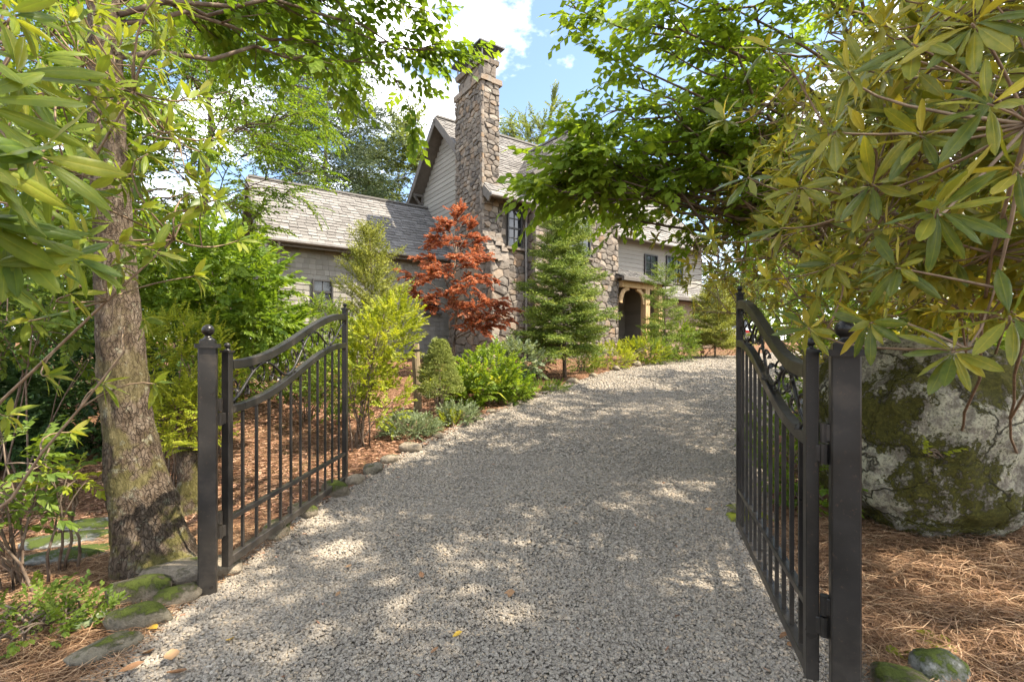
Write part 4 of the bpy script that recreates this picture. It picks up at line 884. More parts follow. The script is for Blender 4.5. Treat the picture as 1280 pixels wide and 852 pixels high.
def shrub(name, label, base, ells, n_, templates, leafmat, stems=7, scale=1.0, cat='shrub', group=None, wood='twig', outward=.8, upw=.5, tint_bias=0., shell=.55, stem_r=.012):
    base = np.array([base[0], base[1], float(ground(base[0], base[1]))]) if len(base) == 2 else np.asarray(base, float)
    o = thing(name, base, label, cat, group); wd, cr = MB(), MB(); Ps, Ds = [], []
    tot = sum(e[2] if len(e) > 2 else 1 for e in ells)
    for e in ells:
        c, r_ = np.array(e[0], float), np.array(e[1], float); k = int(n_ * (e[2] if len(e) > 2 else 1) / tot)
        p = in_ell(c, r_, k, shell); nz_ = noise3(p, 2.2 / max(r_.max(), .3), 2); p = c + (p - c) * (1 + .22 * nz_)[:, None]; p[:, 2] = np.maximum(p[:, 2], ground(p[:, 0], p[:, 1]) + rnd(.02, .10, k)); Ps.append(p); Ds.append(unit((p - c) / r_) * outward + [0, 0, upw] + rng.normal(0, .4, p.shape))
    P, D = np.concatenate(Ps), np.concatenate(Ds)
    for k in range(stems):
        e = P[rng.integers(len(P))]; b = base + np.array([*rng.normal(0, .08, 2), -.05]); mid = (b + e) / 2 + np.array([*(e - b)[:2] * -.15, .1]); pa = bez(b, mid, e, 7); pa[1:-1] += rng.normal(0, .015, (5, 3)); tube(wd, pa, stem_r, .004, 5)
        for j in range(3):
            e2 = P[rng.integers(len(P))]; d_ = np.linalg.norm(P - pa[4], axis=1); e2 = P[np.argsort(d_)[rng.integers(1, min(40, len(P)))]]; tube(wd, bez(pa[3 + j], (pa[3 + j] + e2) / 2 + [0, 0, .05], e2, 5), stem_r * .5, .003, 4)
    w = pick(templates, len(P)); S = rng.uniform(.7, 1.2, len(P)) * scale; Nn = np.array([0, 0, 1.]) + rng.normal(0, .35, P.shape); tn = np.clip(rng.normal(.45 + tint_bias, .22, len(P)), 0, 1)
    for i, T in enumerate(templates): scatter(cr, T, P[w == i], D[w == i], Nn[w == i], S[w == i], tint=tn[w == i])
    wd.build('stems', wood, o, smooth=True, loc=base); cr.build('foliage', leafmat, o, loc=base); return o
def conifer(name, label, base, h, r_, z0, nb, tw, mat, per=14, scale=1.0, droop=.15, upt=.1, lean=(0, 0), cat='tree', trunk_r=.05, power=.85, group=None, irregular=.15):
    base = np.array([base[0], base[1], float(ground(base[0], base[1]))]); o = thing(name, base, label, cat, group); wd, cr = MB(), MB()
    tp = base + np.array([lean[0], lean[1], h]); tr_ = bez(base - [0, 0, .1], (base + tp) / 2 + rng.normal(0, .02, 3) * h * [1, 1, 0], tp, 9); tube(wd, tr_, trunk_r, .006, 8)
    P, D = [], []
    for k in range(nb):
        q = (k + rng.random()) / nb; z = z0 + (h - z0) * q ** 1.05; L_ = r_ * (1 - q) ** power * rng.uniform(1 - irregular * 2, 1 + irregular) + .06 * r_
        a = k * 2.399 + rng.normal(0, .25); p0 = along(tr_, np.array([z / h]))[0][0]; dz = (upt * q * 2 + .1 * q - droop * (1 - q)) * L_
        e = p0 + np.array([math.cos(a) * L_, math.sin(a) * L_, dz + rng.normal(0, .06) * L_]); mid = (p0 + e) / 2 + np.array([0, 0, .08 * L_ - .05 * L_]); pa = bez(p0, mid, e + [0, 0, .06 * L_], 6); tube(wd, pa, max(.005, trunk_r * .28 * (1 - q)), .003, 4)
        m_ = max(3, int(per * (L_ / r_) ** .8)); qs = np.append(rng.uniform(.12, 1, m_), 1.0); pp, tg = along(pa, qs); yaw = rng.uniform(-1.15, 1.15, len(qs)) * (1.1 - .7 * qs)
        yaw[-1] = 0; dd = np.stack([tg[:, 0] * np.cos(yaw) - tg[:, 1] * np.sin(yaw), tg[:, 0] * np.sin(yaw) + tg[:, 1] * np.cos(yaw), tg[:, 2] + rng.normal(0, .12, len(qs)) - .1 + upt], 1); P.append(pp); D.append(dd)
    P.append(tp[None] - [0, 0, .1 * scale]); D.append(np.array([[0, 0, 1.]]))
    P, D = np.concatenate(P), np.concatenate(D); w = pick(tw, len(P)); S = rng.uniform(.7, 1.15, len(P)) * scale; Nn = np.array([.0, .05, 1.]) + rng.normal(0, .3, P.shape); tn = np.clip(rng.normal(.42, .22, len(P)), 0, 1)
    for i, T in enumerate(tw): scatter(cr, T, P[w == i], D[w == i], Nn[w == i], S[w == i], tint=tn[w == i])
    wd.build('trunk', 'twig', o, smooth=True, loc=base); cr.build('crown', mat, o, loc=base); return o

# ------------------------------------------------------------------ rhododendrons
def rhodo_leaf(wd, roll, droop, k=7):
    ys = np.array([0, .07, .2, .36, .52, .68, .84, .95, 1.0]); w = wd * np.array([.12, .12, .55, .88, 1.0, .95, .66, .26, .0]); V, Fc = [], []
    for i, y in enumerate(ys):
        z = -droop * y * y
        for q in (-1, -.5, -.1, -.03, .03, .1, .5, 1): V.append((q * w[i], y, z + .03 * abs(q) * w[i] / wd * (1 if abs(q) < 1 else -roll) + .012 * math.sin(y * 17 + 3 * q) * (abs(q) == 1)))
    for i in range(len(ys) - 1):
        a = i * 8
        for q in range(7): Fc += [[a + q, a + q + 1, a + q + 9], [a + q, a + q + 9, a + q + 8]]
    return np.array(V), np.array(Fc), np.tile([.35, .42, .38, .95, .95, .38, .42, .35], len(ys))
RL = [rhodo_leaf(.125, .4, .10), rhodo_leaf(.135, 1.0, .24), rhodo_leaf(.11, 1.6, .38), rhodo_leaf(.14, .1, .02)]
RLO = [leaf_hi(.13, .02, .12, 3), leaf_hi(.135, .03, .25, 3), leaf_hi(.115, .05, .4, 3), leaf_hi(.145, .02, .05, 3)]
def rhododendron(name, label, base, hubs_from, P, A, S, mat, nleaf=(8, 13), open_=(.6, 1.65), pieces=300, seed=0):
    r = np.random.default_rng(seed); base = np.asarray(base, float); o = thing(name, base, label, 'shrub'); wd, fo = MB(), MB()
    P, A = np.asarray(P, float), unit(A); S = np.asarray(S)
    hubs = [np.asarray(h, float) for h in hubs_from]; hp = []
    for h in hubs:
        pa = bez(base + np.array([*r.normal(0, .12, 2), -.1]), (base + h) / 2 + np.array([0, 0, -.15]) + r.normal(0, .12, 3), h, 10); pa[1:-1] += r.normal(0, .03, (8, 3)); tube(wd, pa, .011, .005, 7); hp.append(pa[3:])
    nodes = np.concatenate(hp); lp, ld, ln, ls, lt = [], [], [], [], []
    for p, a, s in zip(P, A, S):
        d = np.linalg.norm(nodes - p, axis=1) + .35 * np.maximum(0, nodes[:, 2] - p[2]); j = np.argmin(d); q = nodes[j]; L_ = np.linalg.norm(p - q)
        if L_ > .02:
            pa = bez(q, p - a * L_ * .45 + r.normal(0, .05, 3) * L_, p, 6); tube(wd, pa, .0035 + .003 * min(L_, 1.5), .003, 4)
            if L_ > .5: nodes = np.concatenate([nodes, pa[2:5]])
        k = r.integers(*nleaf); x = unit(np.cross(a, [0.1, .2, 1])); y = np.cross(a, x); ph = r.uniform(0, 6.28)
        for i in range(k):
            th = ph + i * 2.399; op = r.uniform(*open_) - .35 * (i / k); rad = x * math.cos(th) + y * math.sin(th); d_ = a * math.cos(op) + rad * math.sin(op) - np.array([0, 0, .22]); n_ = .55 * (a * math.sin(op) - rad * math.cos(op)) + [0, 0, .8] + r.normal(0, .3, 3)
            lp.append(p + rad * .008 - a * .012 * i / k); ld.append(d_); ln.append(n_); ls.append(s * r.uniform(.72, 1.15)); lt.append(np.clip(r.normal(.40, .2) + .17 * float(noise3(p[None], 1.1, 2)[0]) + (.5 if r.random() > .96 else 0), 0, 1))
    lp, ld, ln, ls, lt = map(np.array, (lp, ld, ln, ls, lt)); cd = np.linalg.norm(lp - np.array([0, 0, EYE]), axis=1); vis = (lp[:, 1] > .3) & (np.abs(lp[:, 0]) < 1.1 * lp[:, 1]) & (lp[:, 2] - EYE < .75 * lp[:, 1])
    order = np.argsort(-(ls / cd) * vis); single = order[:pieces]; rest = order[pieces:]
    meshes = []
    for T in RL:
        for tn in (.12, .4, .7):
            m = MB(); m.add(T[0], T[1], tint=np.clip(tn + (T[2] - .4) * .38, 0, 1)); meshes.append(m.mesh('leaf', mat, True))
    for i in single:
        y = unit(ld[i]); z = ln[i] - (ln[i] @ y) * y; z = unit(z); x = np.cross(y, z); mt = Matrix([[*(np.array([x, y, z])[:, c] * ls[i]), lp[i, c] - base[c]] for c in range(3)] + [[0, 0, 0, 1]])
        f = link('leaf', meshes[(i % 4) * 3 + min(2, int(lt[i] * 3))], o); f.matrix_basis = mt
    w = r.integers(0, 4, len(rest))
    for q in range(4): k = rest[w == q]; scatter(fo, RLO[q], lp[k], ld[k], ln[k], ls[k], tint=lt[k])
    f = fo.build('foliage', mat, o, smooth=True, loc=base); f['kind'] = 'stuff'; wd.build('stems', 'twig_red', o, smooth=True, loc=base)
    return o
def axes(P, c, up=.5, cam_=0.0, bias=(0, 0, 0)):
    P = np.asarray(P); return unit(P - np.asarray(c)) * .6 + np.asarray(bias) + [0, 0, up] + rng.normal(0, .3, P.shape) + cam_ * unit(np.array([0, 0, EYE]) - P)
# right hand plant
cR = np.array([3.3, 3.6, 1.9])
vol = [((3.3, 5.0, 2.75), (1.75, 1.9, 1.5), 620), ((2.9, 3.1, 2.75), (1.35, 1.2, 1.2), 700), ((1.95, 1.85, 2.35), (.8, .65, .75), 420), ((4.3, 6.6, 2.6), (1.9, 1.8, 2.0), 230)]
P = np.concatenate([in_ell(c, r_, k, .35) for c, r_, k in vol])
low = np.where(P[:, 0] < 2.6 + .12 * (P[:, 1] - 3), 1.72, 1.2); low = np.where(P[:, 0] < .53 * P[:, 1], 1.5 + .07 * P[:, 1], low); P = P[(P[:, 2] > low) & (P[:, 0] > .62 + .23 * P[:, 1])]
near = [(1172, 262, 1.02), (1235, 130, 1.05), (1040, 165, 1.45), (935, 222, 1.85), (975, 285, 1.9), (1140, 55, 1.2), (1060, 90, 1.5), (1190, 440, 1.35), (1262, 395, 1.15), (1085, 405, 1.6), (1010, 410, 1.9), (1040, 330, 1.8), (960, 60, 1.9), (905, 150, 2.3), (1120, 335, 1.5), (1270, 210, 1.1), (1000, 235, 1.7), (890, 300, 3.2), (860, 330, 4.2), (820, 300, 5.0), (790, 285, 5.6), (840, 270, 4.6), (900, 350, 3.6), (1150, 170, 1.3), (1215, 30, 1.1), (960, 350, 2.6), (1090, 230, 1.45)]
Pn = np.array([W(*q) for q in near]); An = axes(Pn, cR, .1, .1, (-.9, -.1, 0)); An[0] += [-.2, -1.4, .5]
S_ = np.concatenate([np.full(len(P), .114), np.full(len(Pn), .12)])
hubs = [(1.6, 1.5, 2.3), (1.25, 1.2, 2.05), (2.2, 2.6, 2.6), (2.9, 3.4, 3.1), (2.2, 4.2, 2.3), (3.2, 5.0, 3.1), (1.9, 5.2, 2.6), (3.8, 4.2, 3.0), (4.4, 6.4, 3.2), (3.2, 6.6, 2.4), (2.6, 2.2, 2.9), (2.0, 1.8, 1.75)]
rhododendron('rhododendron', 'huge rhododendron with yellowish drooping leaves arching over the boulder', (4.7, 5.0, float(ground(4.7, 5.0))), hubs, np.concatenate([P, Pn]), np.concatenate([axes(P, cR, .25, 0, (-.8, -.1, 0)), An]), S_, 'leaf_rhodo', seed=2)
# left hand plant
cL = np.array([-3.0, 1.6, 1.9])
P = np.concatenate([in_ell((-2.0, 2.15, 2.75), (.75, .75, .95), 75, .2), in_ell((-1.75, 1.9, 2.35), (.5, .45, .75), 40, .2), in_ell((-2.5, 2.7, 3.1), (.6, .5, .7), 22, .2), in_ell((-2.6, 1.7, 2.2), (.6, .6, .8), 20, .2)])
near = [(28, 95, .92), (45, 195, .86), (10, 300, .9), (95, 320, 1.35), (180, 262, 2.0), (250, 190, 2.3), (215, 130, 2.2), (150, 60, 2.1), (90, 30, 1.8), (195, 40, 2.2), (235, 262, 2.4), (130, 480, 2.4), (195, 480, 2.5), (60, 470, 2.2), (180, 400, 2.5), (245, 345, 2.6), (40, 400, 2.0), (110, 240, 1.8), (60, 330, 1.5), (150, 330, 2.2), (20, 20, 1.3), (120, 120, 1.9), (300, 300, 2.9), (270, 250, 2.7), (40, 250, 1.5), (210, 320, 2.4), (85, 165, 1.6), (10, 520, 2.4), (90, 540, 2.7), (250, 120, 2.5), (-30, 130, .80), (-15, 205, .76), (-30, 275, .80), (-20, 335, .86), (-25, 60, .85)]
Pn = np.array([W(*q) for q in near])
hubs = [(-1.0, .95, 1.95), (-1.6, 2.1, 2.6), (-1.8, 2.3, 1.5), (-1.5, 2.2, 2.0), (-2.0, 2.0, 3.1), (-2.3, 2.5, 2.6), (-1.3, 1.3, 2.3)]
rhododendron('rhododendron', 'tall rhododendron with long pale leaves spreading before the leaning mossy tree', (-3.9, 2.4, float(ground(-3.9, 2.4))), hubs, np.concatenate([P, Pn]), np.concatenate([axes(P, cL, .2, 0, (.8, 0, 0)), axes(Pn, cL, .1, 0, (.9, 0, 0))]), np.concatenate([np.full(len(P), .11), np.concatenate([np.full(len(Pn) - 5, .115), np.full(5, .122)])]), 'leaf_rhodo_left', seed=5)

# ------------------------------------------------------------------ trees
def big_trunk(o, base):
    tp = np.array([W(197, 716, 3.55), W(187, 660, 3.55), W(170, 590, 3.56), W(157, 500, 3.58), W(149, 400, 3.6), W(141, 280, 3.62), W(133, 130, 3.66), W(130, 0, 3.7), W(126, -250, 3.8), (-3.15, 4.0, 8.0), (-3.2, 4.1, 9.6)])
    tr = np.array([.38, .315, .262, .222, .20, .178, .158, .145, .12, .09, .05]) * .66; n_, k = 470, 64; q = np.linspace(0, 1, n_); tt = np.linspace(0, 1, len(tp))
    C_ = np.stack([np.interp(q, tt, tp[:, i]) for i in range(3)], 1); R_ = np.interp(q, tt, tr)
    for _ in range(40): C_[1:-1] = (C_[:-2] + C_[1:-1] + C_[2:]) / 3; R_[1:-1] = (R_[:-2] + R_[1:-1] + R_[2:]) / 3
    th = np.arange(k) * 2 * math.pi / k; ring = np.stack([np.cos(th), np.sin(th), 0 * th], 1)
    V = C_[:, None] + ring[None] * R_[:, None, None]; pq = V.reshape(-1, 3)
    fl = np.exp(-np.arange(n_) / 17.0)[:, None]; roots = (1 + fl * (1.5 * np.maximum(0, np.cos(th + .35)) ** 4 + .35 * np.maximum(0, np.cos(th * 2 + 2.4)) ** 2 + .25 * np.maximum(0, np.cos(th * 4 + 2))) * 1.0)
    ridg = .05 * noise3(pq * [1, 1, .3], 14, 3) + .05 * noise3(pq, 3, 3) + .09 * np.abs(noise3(pq * [1, 1, .4], 26, 3)); V = C_[:, None] + ring[None] * (R_[:, None] * roots * (1 + ridg.reshape(n_, k)))[..., None]
    i = (np.arange(n_ - 1)[:, None] * k); j = np.arange(k)[None]; j2 = (j + 1) % k; a, b, c, d = i + j, i + j2, i + k + j2, i + k + j
    m = MB(); m.add(V.reshape(-1, 3), np.concatenate([np.stack([a, b, c], 2).reshape(-1, 3), np.stack([a, c, d], 2).reshape(-1, 3)])); m.build('trunk', 'bark', o, smooth=True, loc=base)
tb = np.array([*W(190, 710, 3.55)[:2], 0.0]); tb[2] = float(ground(tb[0], tb[1])) - .05
trunk = [W(149, 400, 3.6), W(141, 280, 3.62), W(133, 130, 3.66), W(130, 0, 3.7), W(126, -250, 3.8), (-3.15, 4.0, 8.0)]
vis = [(530, 62, 5.0), (500, 105, 5.0), (450, 90, 5.2), (520, 15, 4.8), (480, 55, 5.0), (430, 50, 5.4), (480, -10, 5.0), (410, 10, 5.2), (350, 40, 5.6), (300, 20, 5.2), (380, 100, 6.2), (250, 40, 4.8), (520, -40, 4.8), (455, -40, 4.6), (330, -20, 4.8)]
ends = [W(*q) for q in vis] + list(in_ell((-1.9, 3.6, 6.6), (2.3, 2.6, 1.6), 14, .3))
woody('leaning_tree', 'leaning tree with rough mossy bark beside the left gate post', 'tree', tb, trunk, [.20, .178, .158, .145, .12, .06], ends, SP_BEECH, 'leaf_beech', nsec=7, l2=.55, nsp=4, trunk_obj=big_trunk, start=(.35, .98), bough_r=.15, rise=.15)
def simple_tree(name, label, xy, h, ends, tpl, mat, r0=.15, scale=1.0, **kw):
    b = np.array([xy[0], xy[1], float(ground(*xy))]); tr = np.array([b - [0, 0, .2], b + [.05, .02, h * .25], b + [-.06, .05, h * .5], b + [.03, -.04, h * .75], b + [.0, 0, h]]) + rng.normal(0, .05, (5, 3)) * [1, 1, 0]
    return woody(name, label, 'tree', b, tr, [r0, r0 * .8, r0 * .62, r0 * .4, r0 * .12], ends, tpl, mat, scale=scale, **kw)
vis = [(705, 5, 4.6), (690, 232, 4.6), (725, 212, 4.7), (730, 245, 4.9), (755, 185, 4.6), (765, 232, 4.8), (755, 140, 4.6), (775, 75, 4.5), (795, 30, 4.3), (800, 110, 4.7), (825, 60, 4.6), (800, 180, 4.8), (815, 235, 5.1), (840, 140, 4.9), (870, 60, 4.6), (860, 210, 5.2), (880, 130, 5.0), (910, 40, 4.8), (890, 220, 5.6), (800, -20, 4.4), (850, -10, 4.5), (925, 110, 5.4), (840, 260, 5.6), (790, 258, 5.4), (930, 200, 6.0), (825, 170, 5.4), (865, 110, 5.6), (850, 170, 6.0), (712, 205, 4.5), (722, 226, 4.6), (745, 212, 4.7), (738, 172, 4.6), (752, 160, 4.8), (745, 190, 4.5), (768, 205, 4.6), (695, 240, 4.5), (712, 248, 4.7), (780, 150, 4.5), (880, 40, 6.0), (820, 210, 5.8), (940, 60, 6.5)]
ends = [W(*q) for q in vis] + list(in_ell((3.3, 3.6, 5.9), (1.9, 2.6, 1.3), 16, .2))
simple_tree('drooping_tree', 'tree with drooping bright green leaves reaching over the drive from behind the rhododendron', (4.6, 5.6), 6.8, ends, SP_BEECH, 'leaf_birch', r0=.16, scale=1.05, nsec=8, l2=.42, nsp=4, bough_r=.3, sag=.12, start=(.3, .97))
ends = list(in_ell((2.4, -.6, 6.4), (2.9, 2.2, 1.4), 20, .2)) + list(in_ell((3.0, 1.6, 6.3), (2.3, 1.5, .9), 22, .1))
simple_tree('roadside_tree', 'broadleaf tree spreading its crown over the drive before the gates', (3.8, -2.2), 7.6, ends, SP_FAR, 'leaf_birch', r0=.18, scale=.95, nsec=7, l2=.8, nsp=3, start=(.5, .97))
for xy, h, c, r_, lb in [((8.2, 7.0), 11, (7.4, 6.6, 8.2), (3.0, 3.2, 2.6), 'tall broadleaf tree shading the drive from behind the boulder'), ((9.8, 10.8), 9, (9.2, 10.4, 6.6), (2.4, 2.6, 2.3), 'tall broadleaf tree on the bank at the bend of the drive'), ((8.0, 1.5), 11, (7.2, 1.6, 8.0), (3.2, 3.0, 2.6), 'tall broadleaf tree shading the gates from the right bank')]:
    simple_tree('bank_tree', lb, xy, h, list(in_ell(c, r_, 32, .25)), SP_FAR, 'leaf_birch', r0=.2, scale=1.25, nsec=6, l2=1.1, nsp=3, start=(.35, .98), group='trees on the right bank')
# fine leaved trees beyond the left shrubs
ends = list(in_ell((-5.7, 10, 6.6), (2.3, 2.2, 2.6), 40, .3)) + [W(q[0], q[1], 9.0) for q in ((300, 110), (350, 150), (320, 190), (260, 170), (230, 90), (370, 70), (300, 60))]
simple_tree('lacy_tree', 'slender tree with lacy small leaves rising in front of the house wing', (-6.2, 10.0), 7.2, ends, SP_SMALL, 'leaf_beech', r0=.11, bough_r=.2, scale=1.5, nsec=7, l2=.9, nsp=4, start=(.3, .98))
ends = list(in_ell((-9.2, 12.5, 7.6), (3.2, 2.6, 3.6), 46, .3))
simple_tree('woodland_tree', 'broadleaf tree with a high open crown left of the house wing', (-9.6, 12.5), 8.5, ends, SP_FAR, 'leaf_mid', r0=.18, scale=1.0, nsec=8, l2=1.1, nsp=4, group='woodland trees left of the drive')
ends = list(in_ell((-7.6, 7.0, 5.6), (2.2, 2.2, 2.6), 38, .3))
simple_tree('woodland_tree', 'broadleaf tree behind the leaning mossy trunk with low leafy boughs', (-8.0, 7.0), 8.0, ends, SP_FAR, 'leaf_beech', r0=.14, scale=.9, nsec=8, l2=1.0, nsp=4, group='woodland trees left of the drive')
conifer('hemlock_tree', 'tall dark evergreen rising behind the grey wing roof', (-9.0, 24.5), 14.6, 4.0, 2.0, 150, TW_HEM, 'needle_hem', per=14, scale=2.1, droop=.25, trunk_r=.24, power=.75, irregular=.3)
ends = list(in_ell((-6.6, 29, 9.8), (3.0, 2.5, 5.0), 55, .4))
simple_tree('pale_tree', 'pale green full tree standing behind the steep gable', (-6.6, 29), 10, ends, SP_FAR, 'leaf_far', r0=.25, scale=1.8, nsec=10, l2=1.4, nsp=5)
ends = list(in_ell((1.6, 30, 12.2), (3.2, 2.6, 4.2), 55, .4))
simple_tree('open_tree', 'pale leafed tree showing above the main roof beside the chimney', (1.6, 30), 11.5, ends, SP_FAR, 'leaf_far', r0=.25, scale=1.45, nsec=9, l2=1.3, nsp=5)
ends = list(in_ell((17, 40, 7.5), (6, 3, 5.5), 50, .3))
simple_tree('background_tree', 'dark green tree beyond the parked car', (17, 41), 8, ends, SP_FAR, 'leaf_mid', r0=.25, scale=2.1, nsec=6, l2=1.8, nsp=3)

# ------------------------------------------------------------------ garden plants
def at(px, Z): return ((px - HX) / F * Z, Z)
b = at(706, 12.4); conifer('spruce_tree', 'full green spruce in front of the arched stone gable', b, 4.15, 1.0, .72, 165, TW, 'needle', per=26, scale=1.2, droop=.12, upt=.16, trunk_r=.055, irregular=.3, power=.7)
b = at(463, 11.0); conifer('spruce_tree', 'slender spruce with golden branch tips before the house wing', b, 3.3, .95, .6, 90, TW, 'needle_gold', per=15, scale=1.15, droop=.0, upt=.5, trunk_r=.04, irregular=.4)
b = at(894, 18.0); conifer('fir_tree', 'small bright fir at the bend of the drive', b, 2.5, .95, .35, 90, TW, 'needle_gold', per=18, scale=1.35, droop=-.05, upt=.28, trunk_r=.035, irregular=.25)
b = at(832, 16.6); conifer('cypress_tree', 'thin open evergreen standing in front of the timber porch', b, 3.05, .75, .7, 48, TW, 'needle', per=18, scale=1.15, droop=.05, upt=.2, trunk_r=.04, irregular=.5, power=.6)
bz = float(ground(*at(548, 8.2)))
x_, y_ = at(549, 8.2)
o = thing('dwarf_conifer', (x_, y_, bz), 'dense conical dwarf conifer on a bare stem beside the garden post', 'shrub'); cr, wd = MB(), MB()
q = rng.random(1500) ** .8; th = rng.uniform(0, 6.28, 1500); rad = .33 * (1 - q) ** .72 * (.8 + .2 * rng.random(1500)) * (1 + .12 * np.sin(th * 3 + q * 9)) * np.clip((q + .04) * 9, .5, 1); P = np.stack([x_ + rad * np.cos(th), y_ + rad * np.sin(th), bz + .32 + .86 * q], 1)
D = np.stack([np.cos(th), np.sin(th), .25 + 1.2 * q], 1) + rng.normal(0, .25, (1500, 3)); w = pick(TW_DW, 1500)
for i, T in enumerate(TW_DW): scatter(cr, T, P[w == i] - [x_, y_, bz], D[w == i], np.tile([0, 0, 1.], ((w == i).sum(), 1)), rnd(.75, 1.15, (w == i).sum()))
for k in range(6):
    a = k * 1.05; tube(wd, bez((.03 * math.cos(a), .03 * math.sin(a), -.05), (0, 0, .2), (.2 * math.cos(a), .2 * math.sin(a), .55), 6), .018, .006, 5)
tube(wd, [(0, 0, -.05), (.01, 0, .35), (0, 0, .95)], .03, .01, 7)
cr.build('foliage', 'needle_dwarf', o); wd.build('stems', 'twig', o, smooth=True)

# Japanese maple: several stems, layered red sprays
mb_ = np.array([*at(566, 13.4), 0.0]); mb_[2] = float(ground(mb_[0], mb_[1]))
ends = [W(q[0], q[1], q[2]) for q in ((572, 265, 13.4), (560, 285, 13.0), (585, 290, 13.6), (545, 300, 13.2), (530, 325, 13.0), (515, 345, 12.8), (600, 320, 13.3), (610, 345, 13.2), (575, 320, 12.7), (550, 340, 12.6), (520, 365, 13.4), (590, 350, 12.6), (620, 375, 13.0), (635, 385, 13.1), (600, 375, 12.6), (560, 365, 12.5), (540, 375, 12.7), (615, 395, 12.7), (575, 385, 13.6), (590, 395, 12.9), (630, 400, 13.3), (565, 300, 14.0), (600, 300, 14.0), (540, 330, 14.2))]
woody('japanese_maple', 'japanese maple with fiery red orange leaves before the stone chimney', 'tree', mb_, [mb_ - [0, 0, .1], mb_ + [.02, 0, .6], mb_ + [.1, -.05, 1.4], mb_ + [.0, .0, 2.4], mb_ + [.1, 0, 3.4]], [.06, .05, .045, .03, .012], ends, SP_MAPLE, 'leaf_red', nsec=10, l2=.46, nsp=7, scale=.85, bough_r=.4, start=(.12, .95), sag=.08, up=.0)
# shrubs left
shrub('azalea_shrub', 'tall lime green shrub with bare forking stems beside the open gate end', at(447, 6.5), [(W(475, 425, 6.6), (.42, .42, .42), 1.2), (W(495, 400, 6.8), (.33, .35, .3), .8), (W(450, 470, 6.4), (.36, .35, .38), .7), (W(480, 500, 6.7), (.38, .35, .35), .6)], 620, SP_SHRUB, 'leaf_lime', stems=14, scale=.62, upw=.8, shell=.3)
shrub('maple_shrub', 'broad bright green shrub with large leaves right behind the left gate post', at(270, 6.6), [(W(265, 365, 6.4), (.85, .8, .75), 1.3), (W(205, 330, 6.6), (.7, .8, .6), .7), (W(325, 408, 6.3), (.42, .5, .32), .6), (W(285, 335, 7.2), (.55, .6, .5), .6)], 900, SP_BUSH, 'leaf_beech', stems=12, scale=1.15, upw=.25, shell=.4)
shrub('small_leaf_shrub', 'dense light green fine leaved shrub between leaning trunk and gate post', at(215, 5.6), [(W(225, 455, 5.4), (.55, .5, .6), 1), (W(235, 520, 5.2), (.38, .35, .4), .6)], 850, SP_TINY, 'leaf_lime', stems=9, scale=1.15, shell=.4)
shrub('fine_shrub', 'airy shrub with fine pale leaves behind the scrolled gate panel', at(385, 8.2), [(W(390, 420, 8.2), (.7, .6, .6), 1), (W(420, 480, 7.6), (.45, .45, .5), .8), (W(330, 430, 8.4), (.8, .7, .6), .8)], 900, SP_TINY, 'leaf_mid', stems=9, scale=1.6, tint_bias=.2, shell=.3)
shrub('bed_shrub', 'low leafy green shrub among the brown mulch behind gate bars', at(345, 9.6), [(W(340, 455, 9.6), (1.3, .8, .65), 1), (W(250, 445, 9.5), (1.2, .8, .9), 1)], 900, SP_BUSH, 'leaf_mid', stems=9, scale=1.0)
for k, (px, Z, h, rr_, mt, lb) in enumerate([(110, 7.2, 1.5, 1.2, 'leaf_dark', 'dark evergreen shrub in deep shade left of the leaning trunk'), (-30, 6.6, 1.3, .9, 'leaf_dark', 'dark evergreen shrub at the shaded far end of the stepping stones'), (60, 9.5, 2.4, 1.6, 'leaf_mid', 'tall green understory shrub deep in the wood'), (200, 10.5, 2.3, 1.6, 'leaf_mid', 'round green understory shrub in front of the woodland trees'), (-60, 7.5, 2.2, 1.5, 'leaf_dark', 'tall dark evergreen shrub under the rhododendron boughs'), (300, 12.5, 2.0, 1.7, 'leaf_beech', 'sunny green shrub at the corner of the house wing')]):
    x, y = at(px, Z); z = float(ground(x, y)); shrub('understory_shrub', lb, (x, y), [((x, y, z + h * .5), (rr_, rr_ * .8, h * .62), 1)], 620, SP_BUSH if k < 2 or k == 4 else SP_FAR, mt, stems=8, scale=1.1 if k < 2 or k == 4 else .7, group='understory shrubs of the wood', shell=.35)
shrub('laurel_shrub', 'tall mid green shrub behind the rhododendron at the wood edge', at(0, 5.2), [(W(10, 345, 5.2), (1.0, .8, 1.0), 1), (W(-20, 250, 5.6), (1.0, .8, 1.0), 1)], 620, SP_BUSH, 'leaf_mid', stems=10, scale=1.2, shell=.3)
x, y = at(25, 3.4); z = float(ground(x, y)); shrub('leafy_shrub', 'fresh green shrub with pointed leaves at the left end of the stepping stones', (x, y), [(W(5, 580, 3.3), (.30, .3, .26), 1), (W(-10, 650, 3.2), (.2, .3, .2), .6)], 110, SP_SHRUB, 'leaf_mid', stems=10, scale=.8, upw=.3)
x, y = at(110, 3.5); shrub('seedling_shrub', 'small bright green sprig arching over the stepping stones', at(60, 3.5), [(W(85, 600, 3.4), (.14, .1, .06), 1)], 12, SP_SHRUB, 'leaf_lime', stems=4, scale=.7)
x, y = at(60, 2.7); shrub('ground_shrub', 'low spreading shrub with grey green leaves among the pine needles', (x, y), [(W(25, 785, 2.6), (.34, .22, .11), 1), (W(95, 778, 2.75), (.2, .16, .07), .4), (W(0, 755, 2.75), (.25, .2, .1), .5)], 150, SP_SHRUB, 'leaf_mid', stems=10, scale=.42, upw=.3, tint_bias=.0)
